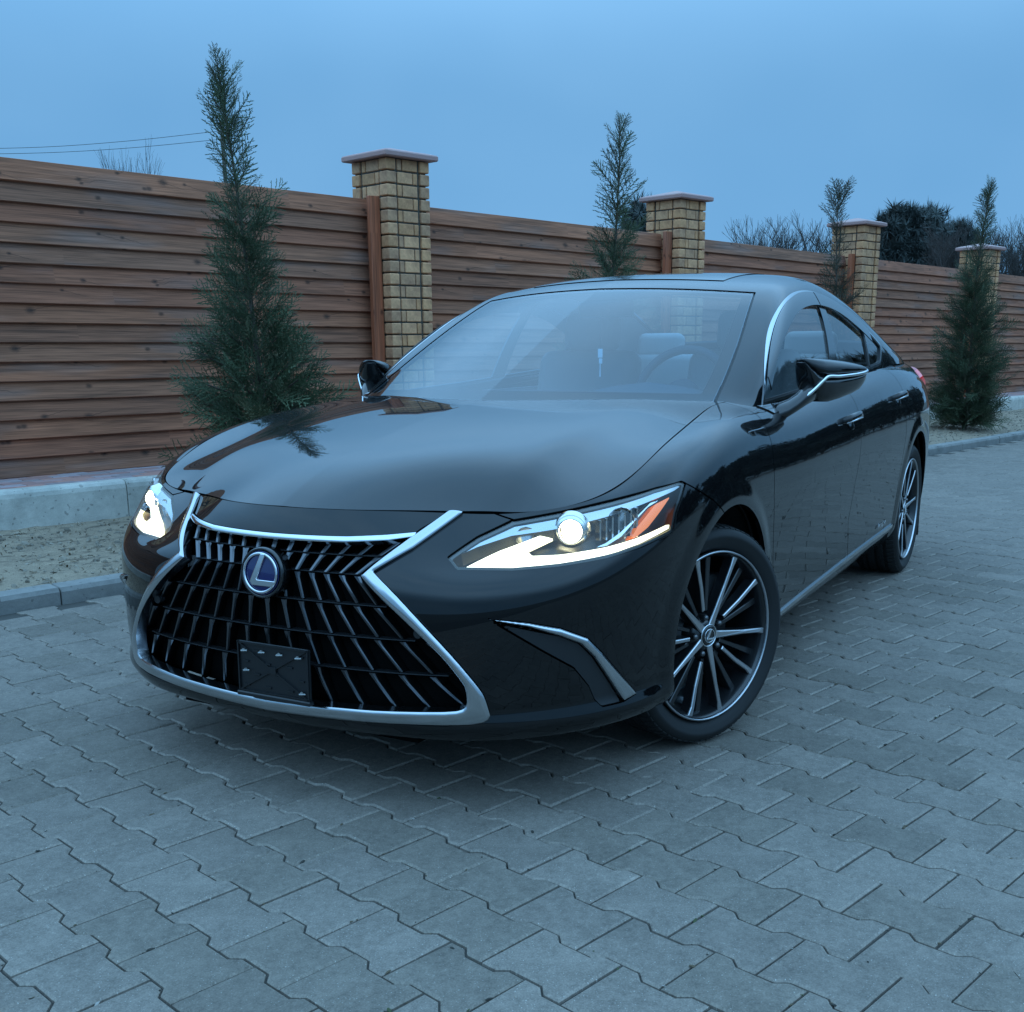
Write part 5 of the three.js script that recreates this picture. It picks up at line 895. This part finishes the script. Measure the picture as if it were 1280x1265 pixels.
// door handles: cupped recess, bar and a chrome line
for (const [fd, rd, s] of doors) for (const [d, y, z] of [[fd, 0.855, -1.47], [rd, 0.898, -2.42]]) {
  let x = 0.9; { let best = 9; for (let k = 0; k < wallMesh.pos.length; k += 1) { const p = wallMesh.pos[k]; const q = (p[1] - y) ** 2 + (p[2] - z) ** 2; if (p[0] > 0.5 && q < best) { best = q; x = p[0]; } } }
  const h = new THREE.Group(); h.name = 'handle'; h.position.set(s * x, y, z); h.rotation.z = s * 0.42; h.rotation.x = 0.03; d.add(h);
  const bar = loft([[-0.112, 0.6, -0.002], [-0.104, 0.85, 0.018], [-0.07, 1, 0.030], [0, 1, 0.034], [0.07, 1, 0.030], [0.10, 0.85, 0.018], [0.11, 0.5, -0.002]].map(([zz, k, out]) => { const r = []; for (let i = 0; i < 12; i++) { const a = i / 12 * Math.PI * 2; r.push([out + Math.cos(a) * 0.008 * k, 0.004 + Math.sin(a) * 0.0145 * k, zz]); } return r; }));
  const strip = tube([[0.006, -0.008, -0.105], [0.030, -0.0105, -0.07], [0.0385, -0.0105, 0], [0.030, -0.0105, 0.07], [0.006, -0.008, 0.10]], 0.0035, 30, 6);
  const cup = new THREE.SphereGeometry(0.045, 24, 12, 0, Math.PI * 2, 0, 1.3).rotateZ(-Math.PI / 2).scale(0.10, 0.72, 1.0).translate(-0.0005, -0.010, 0.015);
  const F = (g) => (s > 0 ? g : flipX(g));
  part('handle_bar', F(bar), paint, h); part('handle_strip', F(strip), chrome, h); part('handle_cup', F(cup), paint, h);
}
// tail lamps
const tailMat = phy({ color: col(0.35, 0.01, 0.015), roughness: 0.15, clearcoat: 1, clearcoatRoughness: 0.03, emissive: col(1, 0.05, 0.06), emissiveIntensity: 0.25 });
for (const s of [-1, 1]) {
  const tl = clips(sub(wallMesh, 19, 26), sideP([[-3.42, 0.955], [-3.52, 0.99], [-3.70, 1.0], [-4.1, 0.99], [-4.1, 0.86], [-3.80, 0.87], [-3.60, 0.90]]));
  part('tail_lamp', toGeo(tl, { lift: 0.012, lip: 0.016, mirror: s < 0 }), tailMat, car);
}
// letters low on the rear door
{
  const font = await new FontLoader().loadAsync('fonts/droid/droid_sans_bold.typeface.json');
  const rdoor = doors[0][1]; 'HYBRID'.split('').forEach((c, i) => {
    const g = new TextGeometry(c, { font, size: 0.024, depth: 0.002, curveSegments: 4 }); g.computeBoundingBox(); const w = g.boundingBox.max.x;
    g.translate(-w / 2, 0, 0).scale(1.15, 0.85, 1).rotateY(Math.PI / 2).rotateZ(0.05).translate(0.9145, 0.330 + i * 0.0004, -2.105 - i * 0.030);
    part('door_letter', g, chrome, rdoor);
  });
}
// ---------------------------------------------------------------- cabin
{
  const trim = std({ color: col(0.03, 0.03, 0.032), roughness: 0.8 }), leather = std({ color: col(0.27, 0.26, 0.245), roughness: 0.6 }), lining = std({ color: col(0.45, 0.44, 0.42), roughness: 0.9 });
  // dashboard: one long rounded form with a raised binnacle
  const prof = [[-0.42, 0.955], [-0.55, 0.975], [-0.70, 0.985], [-0.83, 0.972], [-0.90, 0.93], [-0.93, 0.86], [-0.90, 0.72], [-0.80, 0.60], [-0.42, 0.60]];
  part('dashboard', loft([-0.72, -0.66, -0.5, -0.2, 0, 0.14, 0.24, 0.37, 0.5, 0.6, 0.68, 0.72].map((x) => prof.map(([z, y], i) => [x, y - 0.03 * sstep(0.55, 0.72, Math.abs(x)) + (i > 1 && i < 5 ? 0.035 * Math.max(0, 1 - ((x - 0.37) / 0.2) ** 2) : 0), z]))), trim, car);
  const sw = new THREE.Group(); sw.name = 'steering_wheel'; sw.position.set(0.37, 0.965, -1.03); sw.rotation.set(-0.42, 0, 0); car.add(sw);
  part('wheel_rim', new THREE.TorusGeometry(0.178, 0.016, 12, 56), trim, sw); part('wheel_boss', merged([new THREE.SphereGeometry(0.07, 20, 12).scale(1, 0.85, 0.4), chamferBox(0.30, 0.035, 0.02, 0.004), chamferBox(0.035, 0.16, 0.02, 0.004).translate(0, -0.09, 0)]), trim, sw);
  const seat = (x, z) => { const g = new THREE.Group(); g.name = 'seat'; g.position.set(x, 0, z); car.add(g); part('backrest', new RoundedBoxGeometry(0.5, 0.66, 0.13, 4, 0.06).rotateX(-0.28).translate(0, 0.80, -0.1), leather, g); part('cushion', new RoundedBoxGeometry(0.52, 0.14, 0.5, 4, 0.06).translate(0, 0.47, 0.2), leather, g); part('headrest', new RoundedBoxGeometry(0.27, 0.17, 0.10, 4, 0.045).rotateX(-0.15).translate(0, 1.20, -0.20), leather, g); };
  seat(0.37, -1.62); seat(-0.37, -1.62);
  part('rear_bench', merged([new RoundedBoxGeometry(1.25, 0.6, 0.14, 4, 0.05).rotateX(-0.35).translate(0, 0.80, -2.62), new RoundedBoxGeometry(1.28, 0.14, 0.5, 4, 0.05).translate(0, 0.48, -2.3), ...[-0.4, 0.4].map((x) => new RoundedBoxGeometry(0.26, 0.14, 0.09, 4, 0.04).rotateX(-0.2).translate(x, 1.13, -2.74))]), leather, car);
  part('parcel_shelf', new THREE.BoxGeometry(1.3, 0.02, 0.55).translate(0, 1.03, -3.05), trim, car);
  for (const s of [-1, 1]) part('door_lining', merged([new THREE.BoxGeometry(0.03, 0.5, 2.1).translate(s * 0.765, 0.70, -1.6)]), lining, car);
  // light cloth on the inner faces of the pillars
  part('pillar_lining', whole(clips(greenMesh, (p, u) => 3.95 - u[1], neg(sideGlass), (p) => p[2] + 0.75, (p) => -3.2 - p[2], (p) => 1.0 - p[1]), { lip: 0, lift: -0.022 }), lining, car);
  // mirror and camera housing behind the windscreen
  const mir = new THREE.Group(); mir.name = 'inside_mirror'; mir.position.set(0, 1.305, -1.09); car.add(mir);
  part('mirror_glass', new RoundedBoxGeometry(0.235, 0.07, 0.02, 3, 0.012).rotateX(0.2).translate(0, -0.02, -0.06), glossBlack, mir);
  part('camera_cover', loft([[0.03, 0.045, 0.012, -0.03], [0.015, 0.07, 0.025, -0.055], [-0.005, 0.085, 0.026, -0.09], [-0.02, 0.085, 0.02, -0.12]].map(([y, w, h, z]) => [[-w, y, z], [w, y, z], [w * 0.85, y + h, z - 0.01], [-w * 0.85, y + h, z - 0.01]])), satinBlack, mir);
  const orn = thing('hanging_ornament', 'small pale ornament hanging on a cord from the mirror behind the windscreen', 'ornament', [0.0, 1.27, -1.10]);
  part('cord', new THREE.CylinderGeometry(0.0012, 0.0012, 0.14, 6).translate(0, -0.07, 0), satinBlack, orn);
  part('charm', merged([chamferBox(0.020, 0.034, 0.004, 0.001).translate(0, -0.155, 0), chamferBox(0.014, 0.02, 0.004, 0.001).translate(0.002, -0.185, 0), new THREE.CylinderGeometry(0.002, 0.003, 0.05, 6).translate(0, -0.22, 0)]), std({ color: col(0.75, 0.75, 0.72), roughness: 0.5 }), orn);
}
// ---------------------------------------------------------------- trees and what stands beyond the fence
const barkMat = std({ color: col(0.085, 0.065, 0.05), roughness: 0.9 });
// a flat feathery spray of scale-leaved twigs, one unit long, growing along +y in the xy plane
function sprayGeometry(seed) {
  const R = rng(seed), pos = [];
  const leaf = (x, y, a, l, w, z) => { const c = Math.cos(a), s = Math.sin(a), px = -s * w, py = c * w, mx = x + c * l * 0.45, my = y + s * l * 0.45, zz = z + (R() - 0.5) * 0.05; pos.push(x, y, z, mx + px, my + py, zz, x + c * l, y + s * l, zz * 1.3, x, y, z, x + c * l, y + s * l, zz * 1.3, mx - px, my - py, zz); };
  const twig = (x, y, a, l, z, d) => {
    const n = Math.max(3, Math.round(l * (d ? 16 : 26))); let cx = x, cy = y, ca = a;
    for (let i = 0; i < n; i++) { const t = i / n, st = l / n; ca += (R() - 0.5) * 0.16; const k = (i & 1) ? 1 : -1, ll = (d ? 0.055 : 0.07) * (1 - 0.55 * t); leaf(cx, cy, ca + k * (0.55 + R() * 0.3), ll * (0.8 + R() * 0.5), 0.012, z); leaf(cx, cy, ca, st * 1.7, 0.013, z); cx += Math.cos(ca) * st; cy += Math.sin(ca) * st; }
  };
  const N = 11; let x = 0, y = 0; 
  twig(0, 0, Math.PI / 2, 1, 0, 0);
  for (let i = 1; i < N; i++) { const t = i / N, k = (i & 1) ? 1 : -1, l = 0.46 * Math.sin(Math.PI * Math.pow(t, 0.7)) * (0.7 + R() * 0.5) + 0.06; twig(0, t * 0.95, Math.PI / 2 + k * (0.62 + R() * 0.28), l, (R() - 0.5) * 0.06, 1); }
  const g = new THREE.BufferGeometry(); g.setAttribute('position', new THREE.Float32BufferAttribute(pos, 3)); g.computeVertexNormals(); return g;
}
const sprays = [1, 2, 3].map(sprayGeometry);
const needleMat = (r, g, b) => std({ color: col(r, g, b), roughness: 0.8, side: THREE.DoubleSide });
const UP = V(0, 1, 0);
// a young conifer: leader, upswept limbs, sprays along them. prof(h) gives the spread at height h (0..1 of the tree)
function conifer(label, t, n, H, seed, { prof, lean = 0, bare = 0.0, count = 900, tint = [0.034, 0.052, 0.036], size = 0.2 }) {
  const R = rng(seed), o = thing('conifer_tree', label, 'tree', [0, 0, 0], 'young conifers planted along the fence'), b = street(t, soilY(t, n) - 0.02, n); o.position.copy(b);
  const wob = [R() * 6, R() * 6], axis = (h) => V(lean * h * h * H + 0.035 * Math.sin(h * 5 + wob[0]) * h, h * H, 0.03 * Math.sin(h * 4 + wob[1]) * h);
  const trunk = new THREE.TubeGeometry(new THREE.CatmullRomCurve3([0, 0.2, 0.4, 0.6, 0.8, 0.92, 1].map(axis)), 40, 1, 7), tp = trunk.attributes.position;
  for (let i = 0; i < tp.count; i++) { const ring = Math.floor(i / 8) / 40, c = axis(ring), r = lerp(0.028, 0.0025, Math.pow(ring, 0.8)) * H / 2.7; const d = V(tp.getX(i), tp.getY(i), tp.getZ(i)).sub(new THREE.CatmullRomCurve3([0, 0.2, 0.4, 0.6, 0.8, 0.92, 1].map(axis)).getPointAt(ring)); tp.setXYZ(i, c.x + d.x * r, c.y + d.y * r, c.z + d.z * r); }
  trunk.computeVertexNormals(); part('trunk', trunk, barkMat, o);
  const limbs = [], items = [], nb = Math.round(count / 7);
  for (let i = 0; i < nb; i++) {
    const h = Math.pow((i + R()) / nb, 1.55) * 0.97 + 0.015, len = Math.max(0.06, prof(h) * (0.55 + R() * 0.75)), az = i * 2.39996 + R() * 0.9, up = lerp(0.35, 1.15, Math.pow(h, 1.3)) + (R() - 0.5) * 0.35;
    const p0 = axis(h), dir = V(Math.cos(az) * Math.cos(up), Math.sin(up), Math.sin(az) * Math.cos(up)), droop = (R() - 0.2) * 0.25;
    const at = (s) => V(p0.x + dir.x * len * s, p0.y + dir.y * len * s - droop * len * s * s * 0.5, p0.z + dir.z * len * s);
    limbs.push(new THREE.TubeGeometry(new THREE.CatmullRomCurve3([p0, at(0.5), at(1)]), 4, Math.max(0.0022, 0.0065 * len / 0.5), 4));
    if (h > 0.60 + R() * 0.1) { for (const [q, k] of [[0, 1.25], [0.45, 0.8]]) if (q === 0 || R() < 0.55) items.push([at(q), at(1).sub(at(0.2)).normalize().add(V((R() - 0.5) * q * 2, (R() - 0.5) * q, (R() - 0.5) * q * 2)).normalize(), Math.max(0.08, len * k), R() * 6.28]); continue; }
    const m = Math.max(3, Math.round(7 * Math.min(1.6, len / 0.3)));
    for (let k = 0; k < m; k++) {
      const s = 0.15 + 0.85 * (k + R() * 0.6) / m, p = at(s), e = at(Math.min(1.05, s + 0.1)).sub(at(s)).normalize();
      const side = V(R() - 0.5, R() - 0.5, R() - 0.5).multiplyScalar(k === m - 1 ? 0.3 : 1.25); e.add(side).normalize(); e.y += 0.12; e.normalize();
      items.push([p, e, size * (0.6 + R() * 0.7) * lerp(1, 0.8, h), R() * 6.28]);
    }
  }
  for (let k = 0; k < 5; k++) { const h = 0.90 + 0.10 * k / 5; items.push([axis(h), V((R() - 0.5) * 0.9, 1, (R() - 0.5) * 0.9).normalize(), size * (0.55 + 0.4 * R()), R() * 6.28]); }
  part('limbs', merged(limbs), barkMat, o);
  const d = new THREE.Object3D(), q = new THREE.Quaternion(), mat = needleMat(1, 1, 1), groups = [[], [], []]; items.forEach((it) => groups[Math.floor(R() * 3)].push(it));
  groups.forEach((list, gi) => {
    const im = new THREE.InstancedMesh(sprays[gi], mat, list.length); im.name = 'crown';
    list.forEach(([p, e, s, roll], i) => { d.position.copy(p); d.quaternion.setFromUnitVectors(UP, e).multiply(q.setFromAxisAngle(UP, roll)); d.scale.set(s, s, s); d.updateMatrix(); im.setMatrixAt(i, d.matrix); const k = 0.65 + R() * 0.7, y = R() < 0.12 ? 1.35 : 1; im.setColorAt(i, col(tint[0] * k * y, tint[1] * k, tint[2] * k)); });
    im.castShadow = im.receiveShadow = true; im.userData.kind = 'stuff'; o.add(im);
  });
}
const bump = (h, c, w) => Math.exp(-(((h - c) / w) ** 2));
conifer('tall feathery conifer in front of the left fence section, left of the bonnet', 1.60, -3.45, 2.70, 21, { lean: -0.085, count: 1900, size: 0.22, tint: [0.066, 0.094, 0.046], prof: (h) => 0.11 + 0.25 * bump(h, 0.26, 0.20) + 0.20 * bump(h, 0.02, 0.14) + 0.06 * bump(h, 0.66, 0.1) + 0.10 * bump(h, 0.86, 0.09) });
conifer('slim conifer rising behind the car roof, left of the second brick pillar', 5.02, -3.5, 2.80, 22, { lean: 0.012, count: 1300, size: 0.2, tint: [0.066, 0.095, 0.048], prof: (h) => 0.10 + 0.26 * bump(h, 0.35, 0.25) + 0.13 * bump(h, 0.78, 0.14) });
conifer('thin brownish conifer standing in front of the third brick pillar', 8.60, -3.4, 2.56, 23, { lean: -0.02, count: 900, size: 0.2, tint: [0.052, 0.056, 0.034], prof: (h) => 0.09 + 0.22 * bump(h, 0.35, 0.3) + 0.12 * bump(h, 0.9, 0.1) });
conifer('bushy conifer with a bare topped leader at the right edge, before the farthest pillar', 11.75, -3.3, 2.86, 24, { lean: 0.01, count: 2100, size: 0.22, tint: [0.056, 0.08, 0.04], prof: (h) => 0.09 + 0.28 * bump(h, 0.10, 0.2) + 0.19 * bump(h, 0.42, 0.2) + 0.09 * bump(h, 0.86, 0.1) });
// leafless trees: limbs that fork and fork again
function bareTree(label, x, z, H, seed, { spread = 0.5, levels = 6, group, base = 0, tint = 0.05, thin = 1 } = {}) {
  const R = rng(seed), o = thing('bare_tree', label, 'tree', [x, base, z], group), list = [[], []];
  const seg = (a, b, r0, r1, k) => { const d = b.clone().sub(a), L = d.length(); const g = new THREE.CylinderGeometry(r1, r0, L, k === 0 ? 7 : 3, 1, true); g.translate(0, L / 2, 0); g.applyQuaternion(new THREE.Quaternion().setFromUnitVectors(UP, d.normalize())); g.translate(a.x, a.y, a.z); list[k].push(g); };
  const grow = (p, dir, len, r, lev) => {
    let a = p, d = dir.clone(); const n = lev === 0 ? 3 : 2;
    for (let i = 0; i < n; i++) { d.add(V((R() - 0.5) * 0.3, 0.04, (R() - 0.5) * 0.3)).normalize(); const b = a.clone().addScaledVector(d, len / n); seg(a, b, r * (1 - 0.2 * i / n), r * (1 - 0.2 * (i + 1) / n), lev < 2 ? 0 : 1); a = b; if (lev > 0 && lev < levels && R() < 0.5) grow(a, d.clone().add(V((R() - 0.5) * 1.7, R() * 0.5, (R() - 0.5) * 1.7)).normalize(), len * (0.45 + R() * 0.25), r * 0.5, lev + 1); }
    if (lev >= levels) return;
    const k = lev === 0 ? 4 : 2 + (R() < 0.45 ? 1 : 0);
    for (let i = 0; i < k; i++) { const az = (i + R() * 0.7) / k * 6.283, s = spread * (0.6 + R() * 0.8), e = d.clone().add(V(Math.cos(az) * s, 0.12, Math.sin(az) * s)).normalize(); grow(a, e, len * (0.66 + R() * 0.2), r * 0.62, lev + 1); }
  };
  grow(V(0, 0, 0), V((R() - 0.5) * 0.1, 1, (R() - 0.5) * 0.1), H * 0.27, H * 0.017 * thin, 0);
  const top = Math.max(...list[1].map((g) => { g.computeBoundingBox(); return g.boundingBox.max.y; })); o.scale.setScalar(H / top);
  const m = std({ color: col(tint, tint * 0.88, tint * 0.8), roughness: 0.95 }); part('trunk', merged(list[0]), m, o); part('crown', merged(list[1]), m, o);
}
// a dark evergreen made of many needle tufts on spreading limbs
const tuft = (() => { const R = rng(8), pos = []; for (let i = 0; i < 34; i++) { const u = R() * 2 - 0.7, a = R() * 6.283, s = Math.sqrt(Math.max(0.05, 1 - Math.min(1, u * u))), d = [Math.cos(a) * s, u, Math.sin(a) * s], w = 0.05, px = -Math.sin(a) * w, pz = Math.cos(a) * w; pos.push(px, 0, pz, -px, 0, -pz, d[0], d[1], d[2]); } const g = new THREE.BufferGeometry(); g.setAttribute('position', new THREE.Float32BufferAttribute(pos, 3)); g.computeVertexNormals(); return g; })();
function pineTree(label, x, z, H, seed, { w = 0.3, lo = 0.2, n = 900, group, tint = [0.068, 0.082, 0.076], size = 0.45, top = 0.3 } = {}) {
  const R = rng(seed), o = thing('evergreen_tree', label, 'tree', [x, 0, z], group), limbs = [new THREE.CylinderGeometry(H * 0.005, H * 0.016, H * 0.96, 8).translate(0, H * 0.48, 0)], im = new THREE.InstancedMesh(tuft, needleMat(1, 1, 1), n), d = new THREE.Object3D(), B = 46, br = [];
  for (let b = 0; b < B; b++) { const h = lo + (1 - lo) * Math.pow((b + R()) / B, 0.9), L = H * w * (top + (1 - top) * Math.sqrt(Math.max(0, 1 - ((h - lo) / (1 - lo)) ** 1.6))) * (0.5 + R() * 0.8), a = b * 2.4 + R(); br.push([h * H, L, a, 0.15 + R() * 0.5]); limbs.push(new THREE.CylinderGeometry(0.02, 0.05, L, 4, 1).translate(0, L / 2, 0).rotateZ(-Math.PI / 2 + br[b][3]).rotateY(a).translate(0, h * H, 0)); }
  const cl = []; for (const [h, L, a, up] of br) for (const q of [0.55, 1]) cl.push([Math.cos(a) * Math.cos(up) * L * q, h + Math.sin(up) * L * q, -Math.sin(a) * Math.cos(up) * L * q, Math.max(0.35, L * 0.24)]);
  const gs = () => (R() + R() + R() - 1.5) * 0.9;
  for (let i = 0; i < n; i++) { const [cx, cy, cz, r] = cl[Math.floor(R() * cl.length)]; d.position.set(cx + gs() * r, cy + gs() * r * 0.8, cz + gs() * r); d.rotation.set((R() - 0.5) * 1.2, R() * 6, (R() - 0.5) * 1.2); const k = size * (0.5 + R() * 0.7); d.scale.set(k, k, k); d.updateMatrix(); im.setMatrixAt(i, d.matrix); const q = 0.6 + R() * 0.8; im.setColorAt(i, col(tint[0] * q, tint[1] * q, tint[2] * q)); }
  im.name = 'crown'; im.userData.kind = 'stuff'; part('trunk', merged(limbs), barkMat, o); o.add(im);
}
// a point in the distance on the sight line through photo pixel column u, at that depth
const down = (u, depth) => { const k = 0.967 * (u - 640) / 1417, y = camera.rotation.y, f = [-Math.sin(y), -Math.cos(y)], r = [Math.cos(y), -Math.sin(y)]; return [camera.position.x + depth * (f[0] + k * r[0]), camera.position.z + depth * (f[1] + k * r[1])]; };
const hAt = (v, depth) => 1.157 + depth * (429 - v) / 1417;
bareTree('bare twiggy treetop just above the fence at the far left', ...down(141, 16), hAt(180, 16), 51, { levels: 6, spread: 0.11, tint: 0.04, thin: 0.4 });
bareTree('broad leafless tree beyond the fence, right of the second pillar', ...down(962, 44), hAt(284, 44), 52, { levels: 6, spread: 0.62, group: 'leafless trees beyond the fence' });
bareTree('narrow leafless tree beyond the fence, just left of the third pillar', ...down(1006, 46), hAt(284, 46), 53, { levels: 6, spread: 0.4, group: 'leafless trees beyond the fence' });
pineTree('dark evergreen peeping out behind the left side of the second pillar', ...down(797, 30), hAt(280, 30), 61, { w: 0.11, n: 420, size: 0.3, lo: 0.3 });
pineTree('tall dark pine beyond the fence, right of the third pillar', ...down(1117, 50), hAt(288, 50), 62, { w: 0.17, n: 800, size: 0.5, lo: 0.3, top: 0.4, group: 'dark pines beyond the fence' });
pineTree('rounded dark pine between the tall pine and the farthest pillar', ...down(1150, 52), hAt(292, 52), 63, { w: 0.19, n: 850, size: 0.5, lo: 0.25, top: 0.4, group: 'dark pines beyond the fence' });
pineTree('low dark pine sloping down left of the farthest pillar', ...down(1181, 50), hAt(312, 50), 64, { w: 0.28, n: 900, size: 0.5, lo: 0.2, group: 'dark pines beyond the fence' });
bareTree('leafless tree directly left of the farthest pillar', ...down(1188, 44), hAt(292, 44), 55, { levels: 6, spread: 0.45, group: 'leafless trees beyond the fence' });
bareTree('leafless tree at the right edge, beside the farthest pillar', ...down(1258, 42), hAt(293, 42), 56, { levels: 6, spread: 0.5, group: 'leafless trees beyond the fence' });
bareTree('leafless tree cut by the right edge of the frame', ...down(1290, 46), hAt(288, 46), 57, { levels: 6, spread: 0.5, group: 'leafless trees beyond the fence' });
bareTree('leafless tree standing behind the rounded dark pine', ...down(1165, 56), hAt(284, 56), 71, { levels: 6, spread: 0.5, group: 'leafless trees beyond the fence' });
bareTree('leafless tree right of the farthest pillar, nearer its cap', ...down(1232, 48), hAt(290, 48), 72, { levels: 6, spread: 0.45, group: 'leafless trees beyond the fence' });
bareTree('leafless tree at the right edge behind the last fence section', ...down(1275, 52), hAt(294, 52), 73, { levels: 6, spread: 0.5, group: 'leafless trees beyond the fence' });
bareTree('small leafless tree between the narrow one and the third pillar', ...down(1030, 50), hAt(290, 50), 58, { levels: 5, spread: 0.5, group: 'leafless trees beyond the fence' });
{ // two wires far beyond the fence, ending at a pole that the tall conifer hides
  const D = 60, a = down(60, D), b = down(300, D), ex = b[0] - a[0], ez = b[1] - a[1];
  const pole = thing('utility_pole', 'thin pole far beyond the fence, hidden behind the tall left conifer', 'pole', [b[0], 0, b[1]]);
  part('mast', new THREE.CylinderGeometry(0.09, 0.13, hAt(184, D), 8).translate(0, hAt(184, D) / 2, 0), std({ color: col(0.1, 0.09, 0.08), roughness: 0.9 }), pole);
  for (const [v0, v1, label] of [[204, 188, 'upper of the two thin wires above the left fence section'], [210, 197, 'lower of the two thin wires above the left fence section']]) {
    const w = thing('overhead_wire', label, 'wire', [a[0], 0, a[1]], 'overhead wires'), ya = hAt(v0, D), yb = hAt(v1, D);
    part('cable', tube([[-ex * 2, ya + 0.9, -ez * 2], [-ex, ya + 0.15, -ez], [0, ya, 0], [ex * 0.5, (ya + yb) / 2 - 0.1, ez * 0.5], [ex, yb, ez]], 0.011, 30, 4), std({ color: col(0.03, 0.03, 0.03), roughness: 0.8 }), w);
  }
}
// across the street, outside the frame to the right: the line of trees that the doors mirror
{
  const R = rng(500), words = ['nearest', 'second', 'third', 'fourth', 'fifth', 'sixth', 'seventh', 'eighth', 'ninth', 'tenth', 'eleventh'];
  for (let i = 0; i < 11; i++) { const t = i / 10, x = lerp(14.5, 5, t) + R(), z = lerp(-11, -46, t), h = lerp(3.5, 3.9, t) + (R() - 0.5) * 0.8; pineTree(`${words[i]} dark tree of the row across the street, outside the frame`, x, z, h, 700 + i, { w: 0.55, n: 420, size: 0.75, lo: 0.03, top: 0.6, tint: [0.018, 0.024, 0.018], group: 'dark trees across the street' }); }
}
shadow(scene);
renderer.render(scene, camera);
